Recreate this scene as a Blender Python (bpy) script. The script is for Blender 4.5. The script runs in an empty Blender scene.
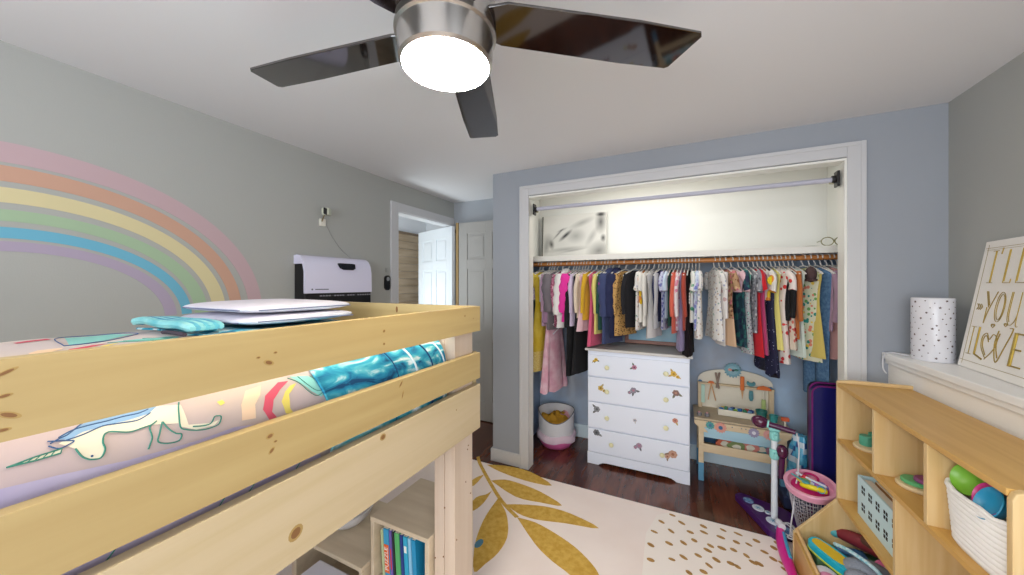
import bpy, bmesh, math, random
from mathutils import Vector, Matrix, Euler
from mathutils.geometry import tessellate_polygon
random.seed(7)
C = bpy.context.scene.collection
S = bpy.context.scene
PI = math.pi
# ---------------------------------------------------------------- camera
cd = bpy.data.cameras.new('camera'); cam = bpy.data.objects.new('camera', cd); C.objects.link(cam)
cam.location = (0, 0, 1.43)
cam.rotation_euler = (PI/2, 0, math.atan(167/345.0))
cd.sensor_width = 36.0; cd.lens = 36.0*345.0/1024.0
cd.shift_y = -3.5/1024.0; cd.clip_start = 0.02
S.camera = cam
# ---------------------------------------------------------------- world, light, exposure
w = bpy.data.worlds.new('daylight'); S.world = w; w.use_nodes = True
w.node_tree.nodes['Background'].inputs[0].default_value = (0.75, 0.85, 1.0, 1)
w.node_tree.nodes['Background'].inputs[1].default_value = 1.2
S.view_settings.view_transform = 'Standard'; S.view_settings.look = 'None'
S.view_settings.gamma = 1.0; S.view_settings.exposure = 0.45
S.view_settings.use_curve_mapping = False
def area(name, loc, rot, sx, sy, power, color):
    l = bpy.data.lights.new(name, 'AREA'); l.shape = 'RECTANGLE'; l.size = sx; l.size_y = sy
    l.energy = power; l.color = color
    o = bpy.data.objects.new(name, l); C.objects.link(o); o.location = loc; o.rotation_euler = rot
    return o
area('daylight_rear_window', (-0.45, -1.58, 1.45), (PI/2+.14, 0, -.22), 2.0, 1.3, 52, (0.93, 0.96, 1.0))
area('daylight_side_window', (1.17, -0.75, 1.62), (PI/2, 0, PI/2), 1.2, 0.9, 12, (0.96, 0.97, 1.0))
area('hall_fill', (-2.80, 2.45, 0.9), (PI, 0, 0), 0.6, 1.0, 13, (0.85, 0.95, 1.0))  # added fill aimed up to brighten the hall ceiling, no visible source
area('closet_ceiling_light', (-0.25, 2.74, 2.295), (0, 0, 0), 0.9, 0.12, 3.4, (1.0, 0.975, 0.92))

# ---------------------------------------------------------------- materials
def lin(h):
    h = h.lstrip('#'); r = [int(h[i:i+2], 16)/255 for i in (0, 2, 4)]
    return tuple((c/12.92 if c <= 0.04045 else ((c+0.055)/1.055)**2.4) for c in r) + (1,)
MATS = {}
def mat(name, c, rough=0.6, metal=0.0, emit=None, es=0.0, spec=None, coat=0.0, noise=None, c2=None, bump=0.0, bscale=80.0, stretch=(1, 1, 1), sheen=0.0):
    """noise = scale of a colour variation from c to c2"""
    if name in MATS: return MATS[name]
    m = bpy.data.materials.new(name); m.use_nodes = True; n = m.node_tree; b = n.nodes['Principled BSDF']
    col = lin(c) if isinstance(c, str) else c
    b.inputs['Base Color'].default_value = col
    b.inputs['Roughness'].default_value = rough; b.inputs['Metallic'].default_value = metal
    if spec is not None: b.inputs['Specular IOR Level'].default_value = spec
    if coat: b.inputs['Coat Weight'].default_value = coat; b.inputs['Coat Roughness'].default_value = 0.05
    if sheen: b.inputs['Sheen Weight'].default_value = sheen
    if emit:
        b.inputs['Emission Color'].default_value = lin(emit); b.inputs['Emission Strength'].default_value = es
    if noise or bump:
        tc = n.nodes.new('ShaderNodeTexCoord'); mp = n.nodes.new('ShaderNodeMapping')
        mp.inputs['Scale'].default_value = stretch
        n.links.new(tc.outputs['Object'], mp.inputs['Vector'])
    if noise:
        t = n.nodes.new('ShaderNodeTexNoise'); t.inputs['Scale'].default_value = noise; t.inputs['Detail'].default_value = 5
        r = n.nodes.new('ShaderNodeValToRGB'); r.color_ramp.elements[0].position = 0.35; r.color_ramp.elements[1].position = 0.65
        r.color_ramp.elements[0].color = col; r.color_ramp.elements[1].color = lin(c2)
        n.links.new(mp.outputs[0], t.inputs['Vector']); n.links.new(t.outputs[0], r.inputs[0]); n.links.new(r.outputs[0], b.inputs['Base Color'])
    if bump:
        t2 = n.nodes.new('ShaderNodeTexNoise'); t2.inputs['Scale'].default_value = bscale
        bp = n.nodes.new('ShaderNodeBump'); bp.inputs['Strength'].default_value = bump; bp.inputs['Distance'].default_value = 0.01
        n.links.new(mp.outputs[0], t2.inputs['Vector']); n.links.new(t2.outputs[0], bp.inputs['Height']); n.links.new(bp.outputs[0], b.inputs['Normal'])
    MATS[name] = m; return m
def dots_mat(name, base, cols, scale=40, size=0.35, rough=0.8, rnd=1.0):
    """printed cloth: voronoi blobs, each in one of cols, on a base colour"""
    m = bpy.data.materials.new(name); m.use_nodes = True; n = m.node_tree; b = n.nodes['Principled BSDF']; b.inputs['Roughness'].default_value = rough
    tc = n.nodes.new('ShaderNodeTexCoord'); v = n.nodes.new('ShaderNodeTexVoronoi'); v.inputs['Scale'].default_value = scale; v.inputs['Randomness'].default_value = rnd
    n.links.new(tc.outputs['Object'], v.inputs['Vector'])
    lt = n.nodes.new('ShaderNodeMath'); lt.operation = 'LESS_THAN'; lt.inputs[1].default_value = size
    n.links.new(v.outputs['Distance'], lt.inputs[0])
    sp = n.nodes.new('ShaderNodeSeparateColor'); n.links.new(v.outputs['Color'], sp.inputs[0])
    r = n.nodes.new('ShaderNodeValToRGB'); r.color_ramp.interpolation = 'CONSTANT'
    while len(r.color_ramp.elements) < len(cols): r.color_ramp.elements.new(0.5)
    for i, c in enumerate(cols): r.color_ramp.elements[i].position = i/len(cols); r.color_ramp.elements[i].color = lin(c)
    n.links.new(sp.outputs[0], r.inputs[0])
    mx = n.nodes.new('ShaderNodeMix'); mx.data_type = 'RGBA'; mx.inputs[6].default_value = lin(base)
    n.links.new(lt.outputs[0], mx.inputs[0]); n.links.new(r.outputs[0], mx.inputs[7]); n.links.new(mx.outputs[2], b.inputs['Base Color'])
    MATS[name] = m; return m
def wood_mat(name, c1, c2, axis=1, scale=2.2, rough=0.5, coat=0.0):
    m = bpy.data.materials.new(name); m.use_nodes = True; n = m.node_tree; b = n.nodes['Principled BSDF']; b.inputs['Roughness'].default_value = rough
    if coat: b.inputs['Coat Weight'].default_value = coat
    tc = n.nodes.new('ShaderNodeTexCoord'); mp = n.nodes.new('ShaderNodeMapping')
    s = [14.0, 14.0, 14.0]; s[axis] = 0.8; mp.inputs['Scale'].default_value = s
    t = n.nodes.new('ShaderNodeTexNoise'); t.inputs['Scale'].default_value = scale; t.inputs['Detail'].default_value = 6; t.inputs['Distortion'].default_value = 0.6
    r = n.nodes.new('ShaderNodeValToRGB'); r.color_ramp.elements[0].position = 0.3; r.color_ramp.elements[1].position = 0.72
    r.color_ramp.elements[0].color = lin(c1); r.color_ramp.elements[1].color = lin(c2)
    n.links.new(tc.outputs['Object'], mp.inputs['Vector']); n.links.new(mp.outputs[0], t.inputs['Vector']); n.links.new(t.outputs[0], r.inputs[0]); n.links.new(r.outputs[0], b.inputs['Base Color'])
    MATS[name] = m; return m
def floor_mat():
    m = bpy.data.materials.new('dark_laminate'); m.use_nodes = True; n = m.node_tree; b = n.nodes['Principled BSDF']
    b.inputs['Roughness'].default_value = 0.22; b.inputs['Coat Weight'].default_value = 0.25
    tc = n.nodes.new('ShaderNodeTexCoord'); mp = n.nodes.new('ShaderNodeMapping'); mp.inputs['Rotation'].default_value = (0, 0, PI/2)
    n.links.new(tc.outputs['Object'], mp.inputs['Vector'])
    br = n.nodes.new('ShaderNodeTexBrick'); br.inputs['Scale'].default_value = 1.0; br.inputs['Brick Width'].default_value = 1.2; br.inputs['Row Height'].default_value = 0.19
    br.inputs['Mortar Size'].default_value = 0.0015; br.inputs['Color1'].default_value = (0.55, 0.55, 0.55, 1); br.inputs['Color2'].default_value = (1, 1, 1, 1); br.inputs['Mortar'].default_value = (0.25, 0.25, 0.25, 1)
    n.links.new(mp.outputs[0], br.inputs['Vector'])
    mp2 = n.nodes.new('ShaderNodeMapping'); mp2.inputs['Scale'].default_value = (9, 1.4, 1); n.links.new(tc.outputs['Object'], mp2.inputs['Vector'])
    t = n.nodes.new('ShaderNodeTexNoise'); t.inputs['Scale'].default_value = 2.5; t.inputs['Detail'].default_value = 8; n.links.new(mp2.outputs[0], t.inputs['Vector'])
    r = n.nodes.new('ShaderNodeValToRGB'); r.color_ramp.elements[0].position = 0.3; r.color_ramp.elements[1].position = 0.75
    r.color_ramp.elements[0].color = lin('#43211a'); r.color_ramp.elements[1].color = lin('#7d4530'); n.links.new(t.outputs[0], r.inputs[0])
    mx = n.nodes.new('ShaderNodeMix'); mx.data_type = 'RGBA'; mx.blend_type = 'MULTIPLY'; mx.inputs[0].default_value = 0.8
    n.links.new(r.outputs[0], mx.inputs[6]); n.links.new(br.outputs[0], mx.inputs[7]); n.links.new(mx.outputs[2], b.inputs['Base Color'])
    return m
M = mat
wallm = M('wall_paint_grey', '#a3a8ae', 0.85, bump=0.05, bscale=200)
walllm = M('wall_paint_left', '#a9aaa6', 0.85, bump=0.05, bscale=200)
ceilm = M('ceiling_paint', '#e2e1e2', 0.9)
trimw = M('white_trim', '#c8c8ca', 0.35)
jambw = M('cream_jamb', '#e8e7e0', 0.4)
creamw = M('closet_cream_paint', '#ebebe6', 0.8)
cloud = M('closet_sky_mural', '#a8afbb', 0.85, noise=2.4, c2='#b3cde8')
doorw = M('door_white', '#dfe5ea', 0.4)
floorm = floor_mat()
pine = wood_mat('pine', '#a99160', '#b59f6e', 1, 1.6, 0.45)
pine_pale = wood_mat('pine_pale', '#b9a681', '#c5b394', 1, 1.6, 0.45)
pinex = wood_mat('pine_x', '#b09a6a', '#bca87a', 0, 1.6, 0.45)
pinez = wood_mat('pine_post', '#c9b49f', '#d3c1af', 2, 1.6, 0.5)
knot = M('pine_knot', '#7c5630', 0.6); knot2 = M('pine_knot_halo', '#a2864f', 0.6)
pinet = M('pine_sawn_edge', '#f0d790', 0.5)
birch = wood_mat('light_wood', '#c4964e', '#d4aa62', 1, 2.0, 0.4)
birchz = wood_mat('light_wood_vertical', '#ccaa72', '#dec494', 2, 2.0, 0.4)
birchx = wood_mat('light_wood_depth', '#ccaa74', '#e0c698', 0, 2.0, 0.4)

# ---------------------------------------------------------------- mesh builder
def basis(d):
    d = Vector(d).normalized(); u = d.orthogonal().normalized()
    if abs(d.z) < 0.99: u = d.cross(Vector((0, 0, 1))).normalized()
    else: u = Vector((1, 0, 0))
    return u, d.cross(u).normalized(), d
class MB:
    def __init__(s): s.bm = bmesh.new(); s.mi = 0; s.T = Matrix.Identity(4)
    def m(s, i): s.mi = i; return s
    def v(s, p): return s.bm.verts.new(s.T @ Vector(p))
    def f(s, vs):
        try: fc = s.bm.faces.new(vs); fc.material_index = s.mi; return fc
        except ValueError: return None
    def box(s, c, d, rz=0.0, rx=0.0, ry=0.0):
        R = Euler((rx, ry, rz)).to_matrix(); c = Vector(c); vs = []
        for i in (-1, 1):
            for j in (-1, 1):
                for k in (-1, 1): vs.append(s.v(c + R @ Vector((i*d[0]/2, j*d[1]/2, k*d[2]/2))))
        for q in ((0, 1, 3, 2), (4, 6, 7, 5), (0, 4, 5, 1), (2, 3, 7, 6), (0, 2, 6, 4), (1, 5, 7, 3)): s.f([vs[i] for i in q])
        return s
    def b2(s, lo, hi): return s.box([(a+b)/2 for a, b in zip(lo, hi)], [abs(b-a) for a, b in zip(lo, hi)])
    def loft(s, rings, close=True, cap=True):
        R = [[s.v(p) for p in r] for r in rings]; n = len(R[0])
        for a, b in zip(R, R[1:]):
            for i in range(n if close else n-1): s.f([a[i], a[(i+1) % n], b[(i+1) % n], b[i]])
        if cap and close: s.f(R[0][::-1]); s.f(R[-1])
        return s
    def tube(s, pts, r, seg=8, cap=True):
        pts = [Vector(p) for p in pts]; rings = []
        rr = r if isinstance(r, (list, tuple)) else [r]*len(pts)
        u = None
        for i, p in enumerate(pts):
            d = (pts[min(i+1, len(pts)-1)] - pts[max(i-1, 0)])
            if d.length < 1e-9: d = Vector((0, 0, 1))
            d.normalize()
            if u is None: u = basis(d)[0]
            u = (u - d*u.dot(d))
            u = u.normalized() if u.length > 1e-6 else basis(d)[0]
            w_ = d.cross(u)
            rings.append([p + rr[i]*(u*math.cos(2*PI*k/seg) + w_*math.sin(2*PI*k/seg)) for k in range(seg)])
        return s.loft(rings, True, cap)
    def cyl(s, a, b, r, r2=None, seg=20):
        return s.tube([a, b], [r, r if r2 is None else r2], seg)
    def lathe(s, c, prof, seg=28, axis=(0, 0, 1), cap=True):
        u, w_, d = basis(axis); c = Vector(c)
        return s.loft([[c + d*z + r*(u*math.cos(2*PI*k/seg)+w_*math.sin(2*PI*k/seg)) for k in range(seg)] for r, z in prof], True, cap)
    def ball(s, c, r, seg=14, R=None):
        if not hasattr(r, '__len__'): r = (r, r, r)
        c = Vector(c); R = R or Matrix.Identity(3); rings = []
        for i in range(1, 8):
            t = PI*i/8
            rings.append([c + R @ Vector((r[0]*math.sin(t)*math.cos(2*PI*k/seg), r[1]*math.sin(t)*math.sin(2*PI*k/seg), -r[2]*math.cos(t))) for k in range(seg)])
        a = s.v(c + R @ Vector((0, 0, -r[2]))); b = s.v(c + R @ Vector((0, 0, r[2])))
        V = [[s.v(p) for p in q] for q in rings]
        for k in range(seg): s.f([a, V[0][(k+1) % seg], V[0][k]]); s.f([b, V[-1][k], V[-1][(k+1) % seg]])
        for p, q in zip(V, V[1:]):
            for k in range(seg): s.f([p[k], p[(k+1) % seg], q[(k+1) % seg], q[k]])
        return s
    def prism(s, poly, o, ex, ey, t):
        """2-D outline poly in the frame (o, ex, ey), thickness t along ex x ey"""
        o, ex, ey = Vector(o), Vector(ex), Vector(ey); n = ex.cross(ey).normalized()
        A = [s.v(o + ex*x + ey*y) for x, y in poly]; B = [s.v(o + ex*x + ey*y + n*t) for x, y in poly]
        k = len(poly)
        for i in range(k): s.f([A[i], A[(i+1) % k], B[(i+1) % k], B[i]])
        tri = tessellate_polygon([[Vector((x, y, 0)) for x, y in poly]])
        for a, b, c in tri: s.f([A[a], A[b], A[c]][::-1]); s.f([B[a], B[b], B[c]])
        return s
    def build(s, name, mats, parent=None, smooth=False, bevel=0.0, seg=2, **tags):
        bmesh.ops.recalc_face_normals(s.bm, faces=s.bm.faces)
        me = bpy.data.meshes.new(name); s.bm.to_mesh(me); s.bm.free()
        if not isinstance(mats, (list, tuple)): mats = [mats]
        for m_ in mats: me.materials.append(m_)
        o = bpy.data.objects.new(name, me); C.objects.link(o)
        if smooth:
            for p in me.polygons: p.use_smooth = True
            try: me.set_sharp_from_angle(angle=math.radians(40))
            except Exception: pass
        if bevel:
            md = o.modifiers.new('bevel', 'BEVEL'); md.width = bevel; md.segments = seg; md.limit_method = 'ANGLE'; md.angle_limit = math.radians(50)
        if parent is not None: o.parent = parent
        for k, v_ in tags.items(): o[k] = v_
        return o
def tag(o, label=None, cat=None, group=None, kind=None):
    for k, v_ in (('label', label), ('category', cat), ('group', group), ('kind', kind)):
        if v_: o[k] = v_
    return o
def thing(name, label, cat, loc=(0, 0, 0), rz=0.0, group=None, rot=None):
    o = bpy.data.objects.new(name, None); C.objects.link(o); o.location = loc
    o.rotation_euler = rot if rot else (0, 0, rz); o.empty_display_size = 0.05
    return tag(o, label, cat, group)
def struct(o): o['kind'] = 'structure'; return o
def bez(pts, n=8):
    """Catmull-Rom through pts"""
    P_ = [Vector(p) for p in pts]; out = []
    for i in range(len(P_)-1):
        a, b, c, d = P_[max(i-1, 0)], P_[i], P_[i+1], P_[min(i+2, len(P_)-1)]
        for k in range(n):
            t = k/n; out.append(0.5*((2*b)+(c-a)*t+(2*a-5*b+4*c-d)*t*t+(3*b-a-3*c+d)*t**3))
    out.append(P_[-1]); return out
def rrect(w_, h, r, n=5, x0=0, y0=0):
    out = []
    for cx, cy, a in ((w_-r, h-r, 0), (r, h-r, PI/2), (r, r, PI), (w_-r, r, 1.5*PI)):
        for k in range(n+1):
            t = a + PI/2*k/n; out.append((x0+cx+r*math.cos(t), y0+cy+r*math.sin(t)))
    return out

def text_mesh(name, body, size, m_, parent, loc, rot, ext=.0003, sx=1.0, ax='CENTER'):
    fc = bpy.data.curves.new(name, 'FONT'); fc.body = body; fc.size = size; fc.extrude = ext; fc.align_x = ax; fc.align_y = 'CENTER'
    fo = bpy.data.objects.new(name, fc); C.objects.link(fo); bpy.context.view_layer.update()
    me = bpy.data.meshes.new_from_object(fo.evaluated_get(bpy.context.evaluated_depsgraph_get())); bpy.data.objects.remove(fo)
    me.materials.clear(); me.materials.append(m_)
    o = bpy.data.objects.new(name, me); C.objects.link(o); o.parent = parent; o.location = loc; o.rotation_euler = rot; o.scale = (sx, 1, 1)
    return o

# ================================================================ SETTING
XL, XR, YB, YC, YF, ZC = -2.23, 1.19, 3.14, 2.456, -1.62, 2.32
CB = 3.19
struct(MB().b2((XL-1.2, YF-.1, -.08), (XR+.1, 4.1, 0)).build('floor', floorm))
struct(MB().b2((XL-.1, YF-.1, ZC), (XR+.1, CB+.1, ZC+.1)).build('ceiling', ceilm))
# left wall with the doorway
b = MB(); b.b2((XL-.11, YF, 0), (XL, 2.29, ZC)); b.b2((XL-.11, 2.29, 2.07), (XL, CB+.05, ZC))
struct(b.build('wall_left', walllm))
struct(MB().b2((XL-.0, YB, 0), (-1.24, CB+.05, ZC)).build('wall_alcove', wallm))
# closet wall: jamb return, header, right part
b = MB(); b.b2((-1.36, YC, 0), (-1.05, YC+.075, ZC)); b.b2((-1.36, YC+.075, 0), (-1.25, YB, ZC)); b.b2((-1.05, YC, 2.105), (.812, YC+.075, ZC)); b.b2((.812, YC, 0), (XR, YC+.075, ZC))
struct(b.build('wall_closet', M('closet_wall_paint', '#9ba0a8', 0.85, bump=0.05, bscale=200)))
# closet interior
b = MB(); b.b2((-1.25, CB, 0), (XR, CB+.06, 1.64)); b.b2((.95, YC+.075, 0), (XR, CB, 1.64)); b.b2((-1.25, YC+.075, 0), (-1.238, CB, 1.64))
struct(b.build('wall_closet_lower', cloud))
b = MB(); b.b2((-1.25, CB, 1.64), (XR, CB+.06, ZC)); b.b2((.95, YC+.075, 1.64), (XR, CB, ZC)); b.b2((-1.25, YC+.075, 1.64), (-1.238, CB, ZC))
b.b2((-1.238, YC+.076, 2.106), (.95, YC+.085, ZC)); b.b2((-1.238, YC+.075, 2.31), (.95, CB, 2.319))
struct(b.build('wall_closet_upper', creamw))
# right wall, rear wall with windows
b = MB(); b.b2((XR, YF, 0), (XR+.1, YC, 1.15)); b.b2((XR, YF, 2.1), (XR+.1, YC, ZC)); b.b2((XR, YF, 1.15), (XR+.1, -1.4, 2.1)); b.b2((XR, -.1, 1.15), (XR+.1, YC, 2.1))
struct(b.build('wall_right', walllm))
b = MB(); b.b2((XL, YF-.1, 0), (XR, YF, .78)); b.b2((XL, YF-.1, 2.12), (XR, YF, ZC)); b.b2((XL, YF-.1, .78), (-1.47, YF, 2.12)); b.b2((.57, YF-.1, .78), (XR, YF, 2.12))
struct(b.build('wall_rear', wallm))
def window(name, mk):
    b = MB(); mk(b); return struct(b.build(name, trimw, bevel=.003))
def w1(b):
    for x in (-1.5, -.45, .6): b.b2((x-.03, YF-.03, .75), (x+.03, YF+.015, 2.15))
    for z in (.75, 1.45, 2.15): b.b2((-1.53, YF-.03, z-.03), (.63, YF+.015, z+.03))
window('window_1', w1)
def w2(b):
    for y in (-1.4, -.75, -.1): b.b2((XR-.015, y-.03, 1.12), (XR+.03, y+.03, 2.13))
    for z in (1.15, 2.1): b.b2((XR-.015, -1.43, z-.03), (XR+.03, -.07, z+.03))
window('window_2', w2)
# closet casing (trim) with jamb liner
def casing(x0, x1, zt, y, t, wd, b, zb=0):
    for a, c in ((x0, x0+wd), (x1-wd, x1)): b.b2((a, y-t, zb), (c, y, zt))
    b.b2((x0+wd, y-t, zt-wd), (x1-wd, y, zt))
b = MB(); casing(-1.115, .885, 2.185, YC, .018, .075, b); casing(-1.115, .885, 2.185, YC-.018, .006, .022, b)
struct(b.build('trim_1', trimw, bevel=.003))
b = MB(); b.b2((-1.05, YC-.01, 0), (-1.040, YC+.08, 2.093)); b.b2((.800, YC-.01, 0), (.812, YC+.08, 2.093)); b.b2((-1.05, YC-.01, 2.093), (.812, YC+.08, 2.106))
struct(b.build('trim_2', jambw, bevel=.002))
# baseboards
b = MB(); b.b2((-1.36, YC-.015, 0), (-1.115, YC, .1)); b.b2((-1.375, YC-.015, 0), (-1.36, YB, .1)); b.b2((.885, YC-.015, 0), (.962, YC, .1))
struct(b.build('baseboard_closet_wall', trimw, bevel=.004))
struct(MB().b2((-1.238, CB-.015, 0), (.95, CB, .12)).build('baseboard_closet', M('pale_blue_baseboard', '#e0f3fb', 0.4), bevel=.004))
struct(MB().b2((XL, YF, 0), (XL+.015, 2.2, .1)).build('baseboard_left', trimw, bevel=.004))
# white ledge along the right wall
b = MB(); b.b2((.975, YF, 0), (XR, YC, 1.045)); struct(b.build('wall_ledge', M('ledge_white_panel', '#f7f3ec', 0.5)))
b = MB(); b.b2((.95, YF, 1.045), (XR, YC, 1.077)); b.b2((.962, YF, 1.02), (.976, YC, 1.045))
struct(b.build('trim_3', M('ledge_white_top', '#f2f1ef', 0.4), bevel=.004))
# doorway casing on left wall
b = MB()
b.b2((XL, 2.205, 0), (XL+.018, 2.29, 2.145)); b.b2((XL, 2.29, 2.07), (XL+.018, 3.13, 2.145))
b.b2((XL-.12, 2.28, 0), (XL+.005, 2.295, 2.075)); b.b2((XL-.12, 2.29, 2.062), (XL+.005, 3.13, 2.075))
struct(b.build('trim_4', trimw, bevel=.003))
def door_mesh(w_, h, t=.035):
    """six panel door, in x 0..w, y 0..t (face at y=0 and y=t), z 0..h"""
    b = MB(); b.b2((0, .008, 0), (w_, t-.008, h))
    st = .105; cs = (st, w_/2-.04, w_/2+.04, w_-st)
    rows = ((.2, .82), (.95, 1.58), (1.68, h-.12))
    for y0, y1 in ((0, .008), (t-.008, t)):
        for a, c in ((0, cs[0]), (cs[1], cs[2]), (cs[3], w_)): b.b2((a, y0, 0), (c, y1, h))
        zs = [0]+[z for r in rows for z in r]+[h]
        for i in range(0, len(zs), 2):
            for a, c in ((cs[0], cs[1]), (cs[2], cs[3])): b.b2((a, y0, zs[i]), (c, y1, zs[i+1]))
        yy = (y0+y1)/2
        for z0, z1 in rows:
            for a, c in ((cs[0], cs[1]), (cs[2], cs[3])):
                d = .028
                b.b2((a+d, min(yy, y0+.003), z0+d), (c-d, max(yy, y1-.003), z1-d))
    return b
o = struct(door_mesh(.74, 2.045).build('door_1', doorw, bevel=.004))
o.location = (-2.18, 3.085, .01); o.rotation_euler = (0, 0, PI-math.radians(21))
h_ = MB(); h_.box((.03, -.012, 1.99), (.035, .03, .04)); 
struct(h_.build('door_bracket', M('grey_metal', '#8f9396', .3, 1.0), o))
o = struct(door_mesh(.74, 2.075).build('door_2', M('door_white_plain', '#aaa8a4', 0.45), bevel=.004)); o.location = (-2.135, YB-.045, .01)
b = MB(); b.b2((-2.17, YB-.05, 0), (-2.14, YB, 2.09)); struct(b.build('trim_5', M('bare_wood_jamb', '#a98c5c', .6)))
# hallway beyond the door
b = MB(); b.b2((XL-1.2, 1.8, 0), (XL-1.1, 4.1, 2.4)); b.b2((XL-1.1, 4.0, 0), (XL-.1, 4.1, 2.4)); b.b2((XL-1.1, 1.7, 0), (XL-.11, 1.8, 2.4)); b.b2((XL-.3, CB+.3, 0), (XL-.11, 4.1, 2.4)); 
struct(b.build('wall_hall', M('hall_white', '#e9eaec', .7)))
struct(MB().b2((XL-1.2, 1.7, 2.38), (XL-.1, 4.1, 2.45)).build('ceiling_hall', M('hall_ceiling_white', '#eeeef0', .7)))
b = MB()
for i in range(21): b.b2((XL-1.1, 1.8, .1*i+.003), (XL-1.085, 3.99, .1*i+.1))
b.m(1).b2((XL-1.1, 1.8, 2.1), (XL-1.075, 3.99, 2.13))
struct(b.build('wall_hall_boards', [M('hall_tan_boards', '#b9a489', .6, noise=6, c2='#a08a6e', stretch=(1, .3, 3)), M('hall_board_cap', '#7d6a55', .6)], bevel=.002))

# ================================================================ RUG
PAT = {
'horn':[(0.199,0.114),(0.203,0.136),(0.205,0.159),(0.199,0.157),(0.198,0.137)],
'head':[(0.2,0.17),(0.188,0.174),(0.181,0.179),(0.178,0.184),(0.177,0.192),(0.187,0.197),(0.198,0.196),(0.207,0.198),(0.211,0.201),(0.211,0.207),(0.203,0.224),(0.204,0.239),(0.205,0.249),(0.209,0.256)],
'leg1':[(0.205,0.249),(0.2,0.246),(0.185,0.247),(0.176,0.244),(0.168,0.241)],
'leg2':[(0.205,0.262),(0.187,0.256),(0.175,0.253),(0.168,0.264),(0.167,0.278),(0.176,0.282),(0.18,0.275),(0.191,0.267),(0.205,0.262)],
'leg3':[(0.232,0.289),(0.217,0.285),(0.189,0.282),(0.181,0.289),(0.175,0.302),(0.172,0.315),(0.172,0.328),(0.175,0.336),(0.186,0.34),(0.189,0.335),(0.189,0.33),(0.18,0.324),(0.179,0.313),(0.183,0.298)],
'mane':[(0.22,0.156),(0.229,0.172),(0.236,0.183),(0.24,0.203),(0.247,0.226),(0.244,0.254),(0.234,0.261),(0.225,0.249),(0.223,0.226),(0.224,0.205),(0.222,0.18),(0.215,0.166)],
'mane1':[(0.222,0.158),(0.229,0.172),(0.231,0.19),(0.231,0.206),(0.232,0.222),(0.231,0.239),(0.234,0.251)],
'mane2':[(0.215,0.162),(0.218,0.18),(0.224,0.199),(0.222,0.215),(0.219,0.236),(0.226,0.252)],
'mane3':[(0.216,0.15),(0.221,0.16),(0.224,0.167),(0.241,0.188),(0.246,0.21),(0.249,0.232)],
'brow':[(0.22,0.148),(0.217,0.157),(0.212,0.17),(0.208,0.165),(0.206,0.156),(0.213,0.148)],
'body':[(0.2,0.17),(0.188,0.174),(0.178,0.184),(0.177,0.192),(0.187,0.197),(0.198,0.196),(0.211,0.201),(0.203,0.224),(0.205,0.249),(0.195,0.281),(0.189,0.282),(0.176,0.302),(0.174,0.328),(0.181,0.336),(0.18,0.324),(0.188,0.293),(0.227,0.29),(0.235,0.264),(0.238,0.218),(0.228,0.181),(0.213,0.157)],
'yellow1':[(0.215,0.339),(0.216,0.348),(0.209,0.351),(0.206,0.343)],
'peach':[(0.223,0.389),(0.226,0.418),(0.207,0.411),(0.19,0.398),(0.163,0.396),(0.167,0.372),(0.197,0.375)],
'red':[(0.223,0.45),(0.22,0.47),(0.206,0.449),(0.189,0.432),(0.166,0.426),(0.148,0.437),(0.147,0.422),(0.176,0.41),(0.202,0.419)],
'yel':[(0.209,0.471),(0.21,0.484),(0.191,0.463),(0.163,0.461),(0.148,0.469),(0.154,0.452),(0.181,0.446),(0.199,0.457)],
'curl1':[(0.227,0.471),(0.209,0.49),(0.188,0.503),(0.171,0.523),(0.179,0.545)],
'curl2':[(0.224,0.492),(0.201,0.506),(0.182,0.525),(0.18,0.55)],
'curl3':[(0.219,0.518),(0.202,0.531),(0.192,0.548),(0.199,0.561)],
'curlfill':[(0.229,0.476),(0.207,0.494),(0.184,0.511),(0.166,0.532),(0.175,0.557),(0.197,0.568),(0.212,0.553),(0.204,0.532),(0.22,0.513)],
'stem':[(-1.487,2.43),(-1.415,2.343),(-1.216,2.152),(-1.04,1.999),(-0.887,1.903)],
'l1':[(-1.358,2.354),(-1.224,2.403),(-1.015,2.409),(-0.805,2.31),(-1.001,2.284),(-1.219,2.31)],
'l2':[(-1.222,2.177),(-1.137,2.232),(-1.018,2.234),(-0.856,2.208),(-0.675,2.131),(-0.813,2.098),(-0.986,2.084)],
'l3':[(-1.003,1.983),(-0.922,2.023),(-0.77,2.074),(-0.607,2.079),(-0.419,2.025),(-0.609,1.98),(-0.782,1.934),(-0.897,1.939)],
'l4':[(-0.887,1.903),(-0.772,1.91),(-0.636,1.876),(-0.505,1.824),(-0.397,1.751),(-0.344,1.685),(-0.322,1.579),(-0.389,1.574),(-0.479,1.639),(-0.586,1.681),(-0.707,1.75)],
'l5':[(-1.079,2.015),(-0.982,1.929),(-0.913,1.832),(-0.865,1.722),(-0.86,1.606),(-0.885,1.515),(-0.91,1.45),(-0.985,1.569),(-1.031,1.685),(-1.066,1.836)],
'l6':[(-1.157,2.075),(-1.172,2.018),(-1.215,1.961),(-1.202,1.822),(-1.157,1.844),(-1.141,1.939)],
'l7':[(-1.307,2.222),(-1.34,2.162),(-1.351,2.046),(-1.3,2.071)],
}
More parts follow.
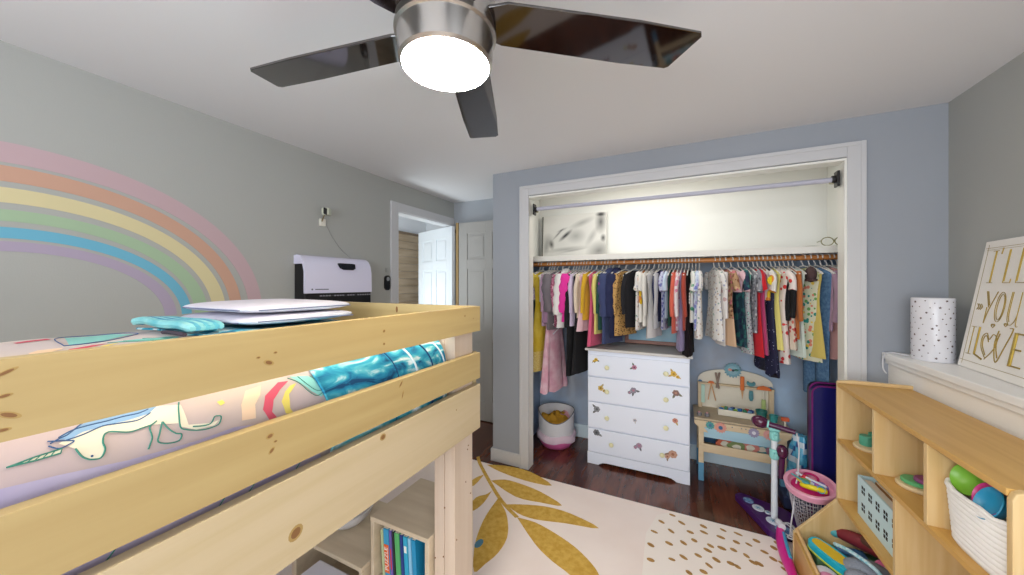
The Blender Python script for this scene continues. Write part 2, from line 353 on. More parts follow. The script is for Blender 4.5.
DOTS=[(-0.094,2.243),(-0.128,2.135),(-0.041,2.183),(0.014,2.285),(0.058,2.221),(-0.138,2.019),(-0.049,2.074),(0.022,2.113),(0.076,2.159),(0.129,2.307),(0.128,2.253),(-0.131,1.909),(-0.033,1.96),(0.021,2.002),(0.09,2.048),(0.154,2.153),(0.138,2.11),(0.207,2.16),(0.262,2.173),(0.211,2.251),(0.284,2.245),(0.229,2.322),(0.302,2.323),(-0.037,2.336),(0.173,2.056),(0.136,1.999),(0.109,1.944),(0.238,2.062),(0.264,2.053),(0.317,2.156),(0.342,2.254),(0.385,2.305),(0.407,2.227),(0.34,2.119),(0.366,2.121),(0.438,2.19),(0.459,2.284),(0.473,2.175),(0.474,2.134),(0.513,2.26),(0.53,2.211),(0.486,2.331),(0.044,1.907)]
RUGC = M('rug_cream_pink', '#f6e9e3', 0.95, noise=2.5, c2='#f0e0d9', bump=.3, bscale=400)
RUGG = M('rug_gold', '#c2983a', 0.9, noise=40, c2='#d3ac52'); RUGB = M('rug_brown', '#9c7236', 0.9, noise=60, c2='#b58b4e')
RUGP = M('rug_dot_field', '#f6ede6', 0.95, bump=.3, bscale=400); RUGBL = M('rug_blue', '#4f7f96', .9)
rx0, rx1, ry0, ry1 = -1.95, .60, -.9, 2.375
b = MB(); b.b2((rx0, ry0, .001), (rx1, ry1, .010))
T_ = .0008; Z_ = .0098
def flat(b, poly, m_, t=T_):
    b.m(m_).prism(poly, (0, 0, Z_), (1, 0, 0), (0, 1, 0), t)
flat(b, [(-.16, -.9), (.60, -.9), (.60, 2.375), (-.03, 2.375), (-.12, 2.3), (-.17, 2.1), (-.16, 1.7), (-.2, 1.3), (-.14, .8), (-.2, .2)], 3, .0005)
def smoothpoly(p, n=5):
    q = bez([(x, y, 0) for x, y in p]+[(p[0][0], p[0][1], 0)], n); return [(v_.x, v_.y) for v_ in q[:-1]]
for k in ('l1', 'l2', 'l3', 'l4', 'l5', 'l6', 'l7'): flat(b, smoothpoly(PAT[k], 3), 1)
st = bez([(x, y, 0) for x, y in PAT['stem']], 4)
sp = [(p.x-.009, p.y-.009) for p in st]+[(p.x+.009, p.y+.009) for p in reversed(st)]
flat(b, sp, 1, .0013)
for s_, ox, oy in ((1, .25, -1.45), (1, -.55, -2.4)):
    for k in ('l1', 'l2', 'l3', 'l4', 'l5'):
        q = [(x*s_+ox, y+oy) for x, y in PAT[k]]
        if all(rx0 < x < rx1 and ry0 < y < ry1 for x, y in q): flat(b, q, 1)
rd = random.Random(3)
def dot(x, y):
    a = PI/2 + math.atan2(y-1.2, x-.4)*0.6 + rd.uniform(-.3, .3); L_ = rd.uniform(.017, .023); W_ = rd.uniform(.009, .013)
    if not (rx0+.03 < x < rx1-.02 and ry0+.03 < y < ry1-.004): return
    flat(b, [(x+L_*math.cos(a+t)*1.0*abs(1) if False else x+L_*math.cos(t)*math.cos(a)-W_*math.sin(t)*math.sin(a), y+L_*math.cos(t)*math.sin(a)+W_*math.sin(t)*math.cos(a)) for t in [2*PI*k/9 for k in range(9)]], 2, .0012)
for x, y in DOTS: dot(x, y)
for i in range(9):
    for j in range(30):
        x = -.12+.08*i+rd.uniform(-.02, .02); y = -.8+.085*j+rd.uniform(-.025, .025)+(.04 if i % 2 else 0)
        if y < 1.87 or (x > .4 and y < 2.1): dot(x, y)
flat(b, [(-.985+.02*math.cos(t), 1.62+.035*math.sin(t)) for t in [2*PI*k/12 for k in range(12)]], 4, .0018)
tag(b.build('area_rug', [RUGC, RUGG, RUGB, RUGP, RUGBL]), 'cream and pink area rug with golden leaves and brown dashes', 'rug')

# ================================================================ LOFT BED
bed = thing('loft_bed', 'low pine loft bed with three wide side rails', 'bed', (0, 0, 0))
Y1, Y0, XA, XB = 1.16, -.92, -.70, -1.70
rd = random.Random(5)
def rail(name, z0, z1, knots):
    b = MB(); b.b2((XA-.025, Y0, z0), (XA, Y1, z1))
    for y, z, ra, rb, tilt in knots:
        c, s_ = math.cos(tilt), math.sin(tilt)
        for k, f_, off in ((2, 1.25, .0003), (1, .8, .0006)):
            b.m(k).prism([(f_*(ra*math.cos(t)*c-rb*math.sin(t)*s_), f_*(ra*math.cos(t)*s_+rb*math.sin(t)*c)) for t in [2*PI*i/14 for i in range(14)]], (XA-.001, y, z), (0, 1, 0), (0, 0, 1), .001+off)
    return b.build(name, [pine_pale if z0 < 1 else pine, knot, knot2], bed, bevel=.003)
rail('side_rail', 1.248, 1.343, [(.388, 1.281, .008, .004, -.4), (.370, 1.294, .003, .002, 0), (.40, 1.298, .003, .002, 0), (.672, 1.306, .0035, .0035, 0), (.672, 1.272, .003, .003, 0), (.104, 1.328, .008, .002, .5), (.103, 1.301, .005, .002, .2), (.106, 1.278, .008, .003, -.5), (.102, 1.262, .005, .002, 0), (-.3, 1.3, .008, .005, .2), (1.054, 1.314, .003, .003, 0), (1.11, 1.30, .002, .002, 0)])
rail('side_rail', 1.064, 1.163, [(.39, 1.141, .006, .004, .3), (.393, 1.112, .006, .003, .8), (.40, 1.127, .003, .002, 0), (.733, 1.150, .009, .0025, .9), (.740, 1.118, .010, .0015, 1.3), (-.2, 1.12, .008, .006, 0)])
rail('side_rail', .870, 1.041, [(.668, 1.028, .008, .007, 0), (.439, .925, .013, .011, .8), (.2, .93, .01, .008, 0), (1.0, .99, .002, .002, 0)])
def end_rail(z0, z1, y0, y1):
    b = MB(); b.b2((XB, y0, z0), (XA-.026, y1, z1))
    if y0 > 0: b.m(1).prism([(.012*math.cos(t)*.5, .014*math.sin(t)) for t in [2*PI*i/12 for i in range(12)]], (-1.12, y0+.0004, z0+.07), (1, 0, 0), (0, 0, 1), .001)
    return b.build('end_rail', [pinex, knot], bed, bevel=.003)
for z0, z1 in ((1.248, 1.343), (1.07, 1.163), (.87, 1.053)): end_rail(z0, z1, Y1-.012, Y1+.013)
end_rail(1.07, 1.343, Y0, Y0+.025); end_rail(.87, 1.053, Y0, Y0+.025)
MB().b2((XB, Y0+.026, .87), (XB+.025, Y1-.027, 1.053)).build('side_rail', pine, bed, bevel=.003)
for px, py in ((XA-.026-.045, Y1-.014-.0605), (XA-.026-.045, Y0+.1), (XB+.026+.05, Y1-.014-.0605), (XB+.026+.05, Y0+.1)):
    b = MB(); b.b2((px-.045, py-.059, 0.011), (px-.002, py+.059, 1.33)); b.b2((px+.002, py-.059, 0.011), (px+.045, py+.059, 1.33)); b.b2((px-.01, py-.055, .02), (px+.01, py+.055, 1.325))
    b.m(1)
    for k in range(5): b.ball((px+.045, py+rd.uniform(-.05, .05), rd.uniform(.2, .85)), .003, 6)
    for k in range(4): b.ball((px+rd.uniform(-.04, .04), py-.0625, rd.uniform(.3, .85)), .003, 6)
    b.build('post', [pinez, knot], bed, bevel=.004)
for k in range(13):
    y = -.8+k*.148; MB().b2((XB+.03, y, .93), (XA-.03, y+.07, .948)).build('slat', pinex, bed, bevel=.002)
tag(MB().m(0).b2((XB+.035, Y0+.175, .955), (XA-.063, 1.0, 1.12)).build('mattress', M('mattress_white', '#d9d6dc', .9), bevel=.03, seg=4), 'white mattress inside the pine loft bed frame', 'mattress')
# comforter: profile s -> (x, z), s from the bottom hem at z=1.0
def prof(s_, off=0.0, wob=0.0):
    if s_ < .15: x, z, nx, nz = -.75, 1.0+s_, 1, 0
    elif s_ < .15+.1*PI/2:
        t = (s_-.15)/.1; nx, nz = math.cos(t), math.sin(t); x, z = -.85+.1*nx, 1.15+.1*nz
    else:
        x, z, nx, nz = -.85-(s_-.15-.1*PI/2), 1.25, 0, 1
        q = min(1, (-.85-x)/.25); z += .018*q
    return Vector((x-.005+nx*(off+wob), 0, z+nz*(off+wob)))
def wobf(s_, y): return .0025*math.sin(9*y+11*s_)+.0015*math.sin(31*y-7*s_)
def pp(s_, y, off=0.0):
    v_ = prof(s_, off, wobf(s_, y)*(1 if off else 1)); v_.y = y; return v_
lilac = M('comforter_pale_pink', '#c9b6a8', .85, noise=3.5, c2='#c3b0b2', sheen=.2)
BC = [lilac, M('print_cream', '#ece4cc', .85), M('print_green_line', '#3f8a78', .8), M('print_blue', '#8fb3d4', .8), M('print_yellow', '#ecd86a', .8), M('print_peach', '#f0cfae', .8), M('print_red', '#d9566a', .8), M('print_teal', '#8fd0c8', .8), M('print_navy', '#3a5d8c', .8), M('print_purple_shade', '#b3a9cb', .85, noise=8, c2='#c6bcd4')]
S_END = .15+.1*PI/2+.82
b = MB(); b.T = Matrix.Identity(4)
NS, NY = 70, 80
grid = []
for i in range(NS+1):
    s_ = S_END*i/NS; grid.append([pp(s_, -.73+1.74*j/NY) for j in range(NY+1)])
# far drop on the wall side
for k in range(1, 5):
    grid.append([pp(S_END, -.73+1.74*j/NY)+Vector((-.02*math.sin(k/4*PI/2), 0, -.05*k)) for j in range(NY+1)])
V = [[b.v(p) for p in r] for r in grid]
for i in range(len(V)-1):
    for j in range(NY):
        b.f([V[i][j], V[i+1][j], V[i+1][j+1], V[i][j+1]])
def decal(poly, m_, off=.0012):
    """filled print on the comforter; poly in (s, y)"""
    t = bmesh.new(); vs = [t.verts.new((x, y, 0)) for x, y in poly]
    for a, c, d in tessellate_polygon([[Vector((x, y, 0)) for x, y in poly]]):
        try: t.faces.new((vs[a], vs[c], vs[d]))
        except ValueError: pass
    lo = min(x for x, y in poly); hi = max(x for x, y in poly); x = math.floor(lo/.008)*.008
    while x < hi:
        if x > lo: bmesh.ops.bisect_plane(t, geom=t.verts[:]+t.edges[:]+t.faces[:], plane_co=(x, 0, 0), plane_no=(1, 0, 0))
        x += .008
    lo = min(y for x, y in poly); hi = max(y for x, y in poly); y = lo+.02
    while y < hi:
        bmesh.ops.bisect_plane(t, geom=t.verts[:]+t.edges[:]+t.faces[:], plane_co=(0, y, 0), plane_no=(0, 1, 0)); y += .02
    mp = {v_: b.v(pp(v_.co.x, v_.co.y, off)) for v_ in t.verts}; b.m(m_)
    for f_ in t.faces: b.f([mp[v_] for v_ in f_.verts])
    t.free()
def line(pts, m_, r=.0011, off=.0015, n=5):
    b.m(m_); q = bez([(x, y, 0) for x, y in pts], n); b.tube([pp(p.x, p.y, off) for p in q], r, 5)
def unicorn(ds, dy, k=1.0):
    q = lambda n_: [((x-.2)*k+.2+ds, (y-.2)*k+.2+dy) for x, y in PAT[n_]]
    decal(q('body'), 1, .0008); decal(q('mane'), 3, .0012); decal(q('horn'), 1, .0008)
    line(q('horn')+[q('horn')[0]], 2, n=1); line(q('head'), 2)
    for n_ in ('leg1', 'leg2', 'leg3'): line(q(n_), 2, n=3)
    for n_ in ('mane1', 'mane2', 'mane3', 'brow'): line(q(n_), 8, .0009)
    for i in range(5): b.m(2); x0, y0 = q('horn')[0]; x1, y1 = q('horn')[2]; f_ = .3+.14*i; line([(x0+(x1-x0)*f_, y0+(y1-y0)*f_), (x0+(x1-x0)*f_-.004*f_*1.5, y0+(y1-y0)*f_-.004)], 2, .0006, n=1)
    b.m(8).ball(pp(.183+ds, .184+dy, .001), .0015, 6)
def arcs(ds, dy, k=1.0):
    q = lambda n_: [((x-.19)*k+.19+ds, (y-.43)*k+.43+dy) for x, y in PAT[n_]]
    decal(q('peach'), 5); decal(q('red'), 6); decal(q('yel'), 4); decal(q('curlfill'), 7, .0012)
    for n_ in ('curl1', 'curl2', 'curl3'): line(q(n_), 2, .0009)
unicorn(0, 0); arcs(0, 0); decal(PAT['yellow1'], 4)
unicorn(.0, -.62); arcs(.0, -.6)
unicorn(.45, -.15, 1.6); arcs(.62, -.12, 1.4); unicorn(.75, -.35, 1.5); arcs(.33, -.45, 1.4)
# lilac print band low on the side, with its shading painted in
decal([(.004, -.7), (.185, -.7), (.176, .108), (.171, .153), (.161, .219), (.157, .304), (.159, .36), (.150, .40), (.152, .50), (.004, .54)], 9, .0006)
decal([(1.03, .25), (1.06, .25), (1.09, .31), (1.05, .31)], 6); decal([(.90, .31), (1.08, .34), (1.10, .44), (1.0, .46), (.92, .38)], 7); line([(.89, .30), (1.09, .33), (1.11, .45), (1.0, .47), (.91, .39), (.89, .30)], 8, .0012)
for y in (.14, .19, .33, .38, .47): line([(.02, y), (.05, y+.02), (.09, y+.015)], 2, .001)
bo = b.build('comforter', BC, smooth=True); tag(bo, 'pale pink unicorn print comforter on the loft bed', 'comforter')
# teal printed throw across the foot
b = MB(); teal = M('throw_teal', '#1f8fb4', .85, noise=7, c2='#63c4cf'); ttw = M('throw_white_print', '#dfe8ea', .85); ttn = M('throw_navy_print', '#174a78', .85); ttl = M('throw_dark_teal', '#15607c', .8)
def tw(s_, y): return .008+.003*math.sin(17*y+5*s_)+.002*math.sin(23*s_)+.004*math.exp(-((y-.62)/.05)**2)
def edge_y(s_): return .545+.05*(max(0, s_-.16)/.1 if s_ < .26 else 1)*0+.02*math.sin(20*s_)-.06*min(1, max(0, s_-.4))
rings = []
N = 150
for i in range(N+1):
    s_ = .01+(S_END-.03)*i/N; y0 = edge_y(s_); rings.append([pp(s_, y0+(1.012-y0)*j/60, tw(s_, y0+(1.012-y0)*j/60)) for j in range(61)])
V = [[b.v(p) for p in r] for r in rings]
for i in range(N):
    for j in range(60): b.m(0); b.f([V[i][j], V[i+1][j], V[i+1][j+1], V[i][j+1]])
E1 = [r[0] for r in rings]; b.m(0).tube(E1, .0035, 6)
def throw_mat():
    m = bpy.data.materials.new('throw_print'); m.use_nodes = True; n = m.node_tree; bs = n.nodes['Principled BSDF']; bs.inputs['Roughness'].default_value = .85
    tc = n.nodes.new('ShaderNodeTexCoord'); mp = n.nodes.new('ShaderNodeMapping'); mp.inputs['Rotation'].default_value = (0.3, 0, .5); mp.inputs['Scale'].default_value = (1.6, .7, 1.9)
    t = n.nodes.new('ShaderNodeTexNoise'); t.inputs['Scale'].default_value = 13; t.inputs['Detail'].default_value = 4; t.inputs['Distortion'].default_value = 1.2
    r = n.nodes.new('ShaderNodeValToRGB'); el = r.color_ramp.elements
    for p_ in (.43, .5, .56, .60): el.new(p_)
    for e_, (p_, c_) in zip(el, ((.33, '#124a72'), (.40, '#1b7fa6'), (.48, '#2fa0bd'), (.545, '#5fbccb'), (.60, '#bfe0e4'), (.66, '#e3ecee'))): e_.position = p_; e_.color = lin(c_)
    n.links.new(tc.outputs['Object'], mp.inputs[0]); n.links.new(mp.outputs[0], t.inputs['Vector']); n.links.new(t.outputs[0], r.inputs[0]); n.links.new(r.outputs[0], bs.inputs['Base Color']); return m
teal = throw_mat()
# bands with print, white and navy
for y, m_, r in ((.70, 2, .0025), (.78, 1, .0035), (.86, 2, .0025), (.93, 1, .0035), (.99, 3, .0035)):
    b.m(m_); b.tube([pp(s_, y+.06*math.sin(9*s_)-.25*(s_-.2)*(1 if s_ < .4 else 0), tw(s_, y)+.001) for s_ in [.03+.01*k for k in range(34)]], r, 5)
tag(b.build('throw_blanket', [teal, ttw, ttn, ttl], smooth=True), 'teal and navy printed throw over the foot of the bed', 'blanket')
# folded white quilt on the far side near the foot
b = MB()
def fold(z, x0, x1, y0, y1, th, m_, ph=0):
    n = 22; rr = []; cx, cy = (x0+x1)/2, (y0+y1)/2; hx = (x1-x0)/2
    for i in range(n+1):
        u_ = -1+2*i/n; u_ = math.sin(u_*PI/2); e = max(.02, (1-abs(u_)**3.2))**.42; y = cy+(y1-y0)/2*u_
        ring_ = []
        for k in range(24):
            a = 2*PI*k/24; c, s_ = math.cos(a), math.sin(a)
            px = cx+hx*(.80+.20*e)*abs(c)**.35*(1 if c > 0 else -1); pz = z+th/2+th/2*e*abs(s_)**.6*(1 if s_ > 0 else -1)*(1+.06*math.sin(8*px+ph)+.05*math.sin(13*y+ph))
            ring_.append((px, y, max(pz, z)))
        rr.append(ring_)
    b.m(m_).loft(rr)
fold(1.293, -1.66, -1.2, .60, 1.012, .034, 0); fold(1.328, -1.655, -1.215, .605, 1.01, .038, 0, 2)
b.m(1); b.tube([(-1.192, .63, 1.310), (-1.192, .98, 1.305)], .0022, 5); b.tube([(-1.207, .64, 1.345), (-1.207, .98, 1.345)], .0022, 5); b.tube([(-1.62, .600, 1.305), (-1.25, .602, 1.305)], .0022, 5); b.tube([(-1.62, .6055, 1.345), (-1.25, .6055, 1.345)], .0022, 5)
tag(b.build('folded_quilt', [M('quilt_white', '#d8d5e2', .9, bump=.2, bscale=25), M('quilt_grey_piping', '#6f7490', .8)], smooth=True), 'folded white quilt with grey piping on bed against wall', 'quilt')
b = MB()
for k in range(7):
    y = .49+.0115*k; b.m(k % 2).tube(bez([(-1.655+.01*(k % 3), y, 1.302), (-1.6, y+.012, 1.309-.0008*k), (-1.45, y+.004, 1.305), (-1.36, y+.012, 1.306), (-1.27, y+.008, 1.300)], 4), [.006]+[.013]*15+[.008], 7)
b.m(2).tube(bez([(-1.4, .478, 1.285), (-1.32, .475, 1.288), (-1.27, .48, 1.285)], 3), .006, 6)
tag(b.build('folded_sheet', [M('sheet_aqua', '#5fb9c6', .8, noise=12, c2='#9fdad8'), M('sheet_blue', '#2f7fb5', .8, noise=14, c2='#66bccc'), M('sheet_dark_print', '#3c3340', .8)], smooth=True), 'crumpled aqua sheet beside the folded white quilt', 'sheet')

# ================================================================ UNDER THE BED
def bookcase(t, x0, x1, y0, y1, h, shelves, mm):
    th = .018
    for nm, lo, hi in [('side_panel', (x0, y0, .011), (x0+th, y1, h-th)), ('side_panel', (x1-th, y0, .011), (x1, y1, h-th)), ('top_panel', (x0, y0-.003, h-th), (x1, y1, h)), ('back_panel', (x0+th, y1-.01, .011), (x1-th, y1, h-th))]:
        MB().b2(lo, hi).build(nm, mm, t, bevel=.002)
    for z in shelves: MB().b2((x0+th, y0+.004, z-th), (x1-th, y1-.01, z)).build('shelf', mm, t, bevel=.002)
white_edge = M('bookcase_pale_wood', '#c9b79c', .5, noise=3, c2='#d8c8ae', stretch=(1, 6, 6))
t = thing('bookcase', 'small pale wood bookcase of children\'s books under the loft bed', 'bookcase')
bookcase(t, -1.115, -.822, 1.0, 1.30, .5, (.03, .25), white_edge)
books = [(.012, .19, '#b8c79a', 'thin sage green book'), (.026, .215, '#3a9fcf', 'sky blue book with orange title band'), (.012, .205, '#6d5fae', 'slim violet book with red lettering'), (.01, .21, '#23262b', 'thin black book'), (.024, .20, '#57b36a', 'green book with plain spine'), (.014, .20, '#213a86', 'dark blue book'), (.020, .205, '#2aa7cc', 'turquoise blue book with white badge'), (.014, .20, '#8cc7e6', 'light blue book with star'), (.02, .205, '#1e90c0', 'bright blue book at right end')]
x = -1.07
for i, (wd, hh, c, lb) in enumerate(books):
    hh = min(hh, .2)
    t2 = thing('book', lb + ' in the small bookcase under bed', 'book', (x+wd/2, 1.02, .2515), group='books in the small bookcase', rot=(0, math.radians(-4), 0))
    MB().b2((-wd/2, 0, .001), (wd/2, .16, hh)).build('cover', M('book_'+c[1:], c, .45), t2, bevel=.0015)
    MB().b2((-wd/2+.002, .004, hh-.0005), (wd/2-.002, .158, hh+.0015)).build('pages', M('paper', '#e9e4d6', .8), t2)
    if i == 1:
        MB().b2((-wd/2+.001, -.0012, .03), (wd/2-.001, .0005, .14)).build('title_band', M('orange_label', '#e5672b', .5), t2)
        text_mesh('title', 'PUZZLE', .026, M('white_ink', '#f4f4f0', .5), t2, (0, -.0018, .085), (PI/2, -PI/2, 0))
    if i == 2: MB().b2((-wd/2+.003, -.001, .05), (wd/2-.003, .0005, .13)).build('title_band', M('red_label', '#d23b4a', .5), t2)
    if i == 6: MB().b2((-wd/2+.004, -.001, .14), (wd/2-.004, .0005, .165)).build('badge', M('white_ink', '#f4f4f0', .5), t2)
    x += wd+.0035
t = thing('low_shelf', 'low pale wood shelf left of the bookcase under the bed', 'shelf')
bookcase(t, -1.57, -1.135, .975, 1.32, .30, (.03,), white_edge)
b = MB(); b.lathe((-1.425, 1.14, .301), [(.05, 0), (.075, .006), (.11, .04), (.125, .075), (.118, .075), (.1, .04), (.06, .012), (.001, .01)], 28)
tag(b.build('bowl', M('bowl_white', '#dcdce0', .4), smooth=True), 'round white bowl on the low shelf under the bed', 'bowl')
b = MB(); b.b2((-1.36, .82, .012), (-1.16, .955, .25)); b.b2((-1.365, .815, .25), (-1.155, .96, .268))
tag(b.build('storage_box', M('box_white', '#d8d8e6', .5), bevel=.006), 'white storage box on floor before the low shelf', 'box')

# ================================================================ CEILING FAN
fan = thing('ceiling_fan', 'brushed nickel ceiling fan with dark blades and lit round lamp', 'ceiling fan', (-.548, .737, 2.319))
nick = M('brushed_nickel', '#b9b6b2', .28, 1.0); blade_m = M('blade_espresso', '#1a0f0b', .06, spec=1.0, coat=1.0)
MB().lathe((0, 0, 0), [(.07, -.001), (.075, -.02), (.05, -.05), (.03, -.06), (.025, -.08)], 32).build('canopy', nick, fan, smooth=True)
MB().lathe((0, 0, -.07), [(.03, 0), (.115, -.015), (.127, -.04), (.127, -.165), (.131, -.168), (.131, -.176), (.124, -.18), (.120, -.245), (.112, -.252)], 48).build('motor_housing', nick, fan, smooth=True)
MB().lathe((0, 0, -.2535), [(.111, .0), (.114, -.055), (.112, -.07), (.09, -.080), (.05, -.086), (.004, -.088)], 48).build('lamp_diffuser', M('lit_diffuser', '#fff6e0', .5, emit='#fff3d8', es=75.0), fan, smooth=True)
for ang in (37, 115, 189, 261, 329):
    a = math.radians(ang); pit = math.radians(-9)
    b = MB(); poly = [(.10, -.045), (.15, -.062), (.5, -.070), (.680, -.066), (.690, -.055), (.665, .056), (.655, .064), (.5, .068), (.15, .062), (.10, .045)]
    R = Matrix.Rotation(a, 4, 'Z') @ Matrix.Rotation(pit, 4, 'X'); b.T = R
    b.prism(poly, (0, 0, -.222), (1, 0, 0), (0, 1, 0), .008)
    bl = b.build('blade', blade_m, fan, bevel=.002)
    b = MB(); b.T = R; b.b2((.09, -.03, -.214), (.2, .03, -.208)); b.cyl((.15, -.015, -.208), (.15, -.015, -.204), .005); b.cyl((.15, .015, -.208), (.15, .015, -.204), .005)
    b.build('blade_bracket', nick, bl, bevel=.001)

# ================================================================ LEFT WALL THINGS
rb = thing('rainbow_decal', 'big pastel rainbow painted in six bands on left wall', 'wall decal', (XL, .35, 1.268))
for nm, c, y0_, y1_, z0_, z1_ in (('pink', '#bda3a8', .779, .848, .61, .685), ('orange', '#c49c87', .69, .744, .54, .598), ('yellow', '#d2c79c', .608, .667, .462, .518), ('green', '#9fb899', .533, .587, .394, .437), ('blue', '#6aaec8', .481, .52, .331, .372), ('purple', '#a99db2', .418, .462, .283, .32)):
    n = 60; b = MB(); t0 = .035
    ths = [t0+(PI-2*t0)*k/n for k in range(n+1)]
    A = [[b.v((x_, ry*math.cos(t), rz_*math.sin(t))) for t in ths] for ry, rz_ in ((y1_, z1_), (y0_, z0_)) for x_ in (.0004, .0014)]
    for k in range(n):
        b.f([A[1][k], A[3][k], A[3][k+1], A[1][k+1]]); b.f([A[0][k], A[0][k+1], A[2][k+1], A[2][k]]); b.f([A[0][k], A[1][k], A[1][k+1], A[0][k+1]]); b.f([A[2][k], A[2][k+1], A[3][k+1], A[3][k]])
    b.build('band', M('rainbow_'+nm, c, .85), rb, label=nm + ' rainbow band')
# wall heater
ht = thing('wall_heater', 'white and black curved electric heater mounted on left wall', 'heater', (XL, 1.385, 1.27))
HW = .52
pf = [(0, .345), (.03, .350), (.06, .343), (.085, .325), (.105, .29), (.115, .24), (.118, .10)]
b = MB(); b.prism([(p[0], p[1]) for p in pf]+[(.10, .10), (.10, .24), (.085, .29), (.0, .29)], (0, HW, 0), (1, 0, 0), (0, 0, 1), HW)
b.build('front_cover', M('heater_white', '#dcdaf0', .22), ht, smooth=True)
b = MB(); b.prism([(0.001, .0), (.1, .0), (.112, .012), (.112, .099), (.099, .101), (.099, .24), (.083, .288), (0.001, .289)], (0, HW-.004, 0), (1, 0, 0), (0, 0, 1), HW-.008)
b.build('body', M('heater_black', '#101014', .3), ht, bevel=.003)
b = MB(); b.T = Matrix.Translation((0, 0, 0))
poly = [(.235, .30), (.245, .268), (.27, .256), (.35, .256), (.372, .268), (.378, .30), (.36, .304), (.25, .304)]
d_ = Vector((.105-.085, 0, .29-.325)).normalized(); 
b.prism([(x_, (z_-.30)) for x_, z_ in poly], (.1045, 0, .30), (0, 1, 0), (-.35, 0, .94), .004)
b.build('display', M('display_black', '#15151c', .1), ht)
b = MB(); b.b2((.112, .10, .0815), (.1135, .52, .0825))
for k in range(20):
    if k in (4, 9, 13): continue
    b.b2((.112, .10+.021*k, .078), (.114, .10+.021*k+.015, .086))
b.build('vent_marks', M('heater_grey_print', '#8d8d96', .5), ht)
b = MB(); b.ball((.1185, .045, .125), (.0006, .006, .006), 8); b.b2((.118, .065, .121), (.1186, .16, .128)); b.build('logo_print', M('heater_logo', '#6b6b80', .5), ht)
# camera on a bracket with its cord
wc = thing('wall_camera', 'small black and white security camera high on left wall', 'camera', (XL, 1.575, 1.86))
b = MB(); b.b2((0, -.02, -.03), (.022, .02, .02)); b.build('outlet_plug', M('plug_white', '#dcd8cc', .4), wc, bevel=.004)
MB().tube([(.02, -.01, .0), (.04, -.015, .02), (.05, -.01, .045)], .004, 8).build('arm', M('arm_brass', '#8a7a55', .4, .6), wc, smooth=True)
MB().box((.055, .0, .065), (.05, .05, .05), rz=.5).build('camera_body', M('camera_white', '#c8cbb8', .4), wc, bevel=.01, seg=3)
MB().box((.078, -.022, .062), (.012, .05, .044), rz=.5).build('lens', M('camera_black', '#0c0c0e', .15), wc, bevel=.006, seg=3)
b = MB(); b.tube(bez([(XL+.01, 1.61, 1.835), (XL+.006, 1.66, 1.76), (XL+.006, 1.73, 1.68), (XL+.02, 1.80, 1.622)], 6), .0016, 6)
tag(b.build('camera_cord', M('cord_grey', '#8f928e', .6), smooth=True), 'thin grey cord from the wall camera down to the heater', 'cord')
kc = thing('remote_holder', 'black oval remote hanging beside the doorway trim', 'remote', (XL, 2.165, 1.44))
b = MB(); b.prism([(.028*math.cos(t), .035*(1 if math.sin(t) > 0 else -1)+.028*math.sin(t)) for t in [2*PI*(k+.5)/24 for k in range(24)]], (.002, 0, 0), (0, 1, 0), (0, 0, 1), .018)
b.build('remote_body', M('remote_black', '#111214', .35), kc, bevel=.004)
MB().cyl((.02, 0, .033), (.0225, 0, .033), .017).build('dial', M('dial_grey', '#8e9296', .4), kc, smooth=True)
MB().b2((0, -.012, .09), (.008, .008, .125)).build('hook', M('hook_grey', '#9b9c98', .4), kc, bevel=.002)

# ================================================================ CLOSET FITTINGS
b = MB(); b.b2((-1.238, 2.77, 1.635), (.95, CB, 1.66)); b.b2((-1.238, 2.75, 1.622), (.95, 2.77, 1.666))
tag(b.build('closet_shelf', M('shelf_white', '#e8e6de', .45), bevel=.002), 'long white shelf across the closet above the clothes rod', 'shelf')
rodm = wood_mat('rod_wood', '#a5662f', '#c07f42', 0, 2.0, .4)
tag(MB().cyl((-1.238, 2.83, 1.600), (.95, 2.83, 1.600), .017).build('closet_rod', rodm, smooth=True), 'orange brown wooden clothes rod under the white shelf', 'rod')
t = thing('tension_rod', 'pale grey tension rod across the top of the closet opening', 'rod', (0, 2.50, 2.01))
MB().cyl((-1.005, 0, .003), (.775, 0, -.003), .0145).build('pole', M('pole_lilac_grey', '#b9b9c8', .4), t, smooth=True)
for x_, sg in ((-1.022, 1), (.792, -1)):
    b = MB(); b.box((x_+sg*.006, 0, 0), (.012, .05, .085)); b.tube([(x_+sg*.012, 0, 0), (x_+sg*.03, 0, 0)], .021, 16)
    b.m(1).tube([(x_+sg*.02, 0, -.022), (x_+sg*.04, 0, -.018)], .006, 8)
    b.build('bracket', [M('bracket_black', '#1c1a1c', .3), M('bracket_metal', '#b8b59c', .3, .8)], t, bevel=.003)
cl = thing('ceiling_light', 'slim closet ceiling light behind the opening header', 'light', (-.35, 2.74, 2.309))
MB().b2((-.45, -.06, -.012), (.45, .06, 0)).build('lamp_body', M('lamp_white', '#eeeeea', .4), cl, bevel=.003)

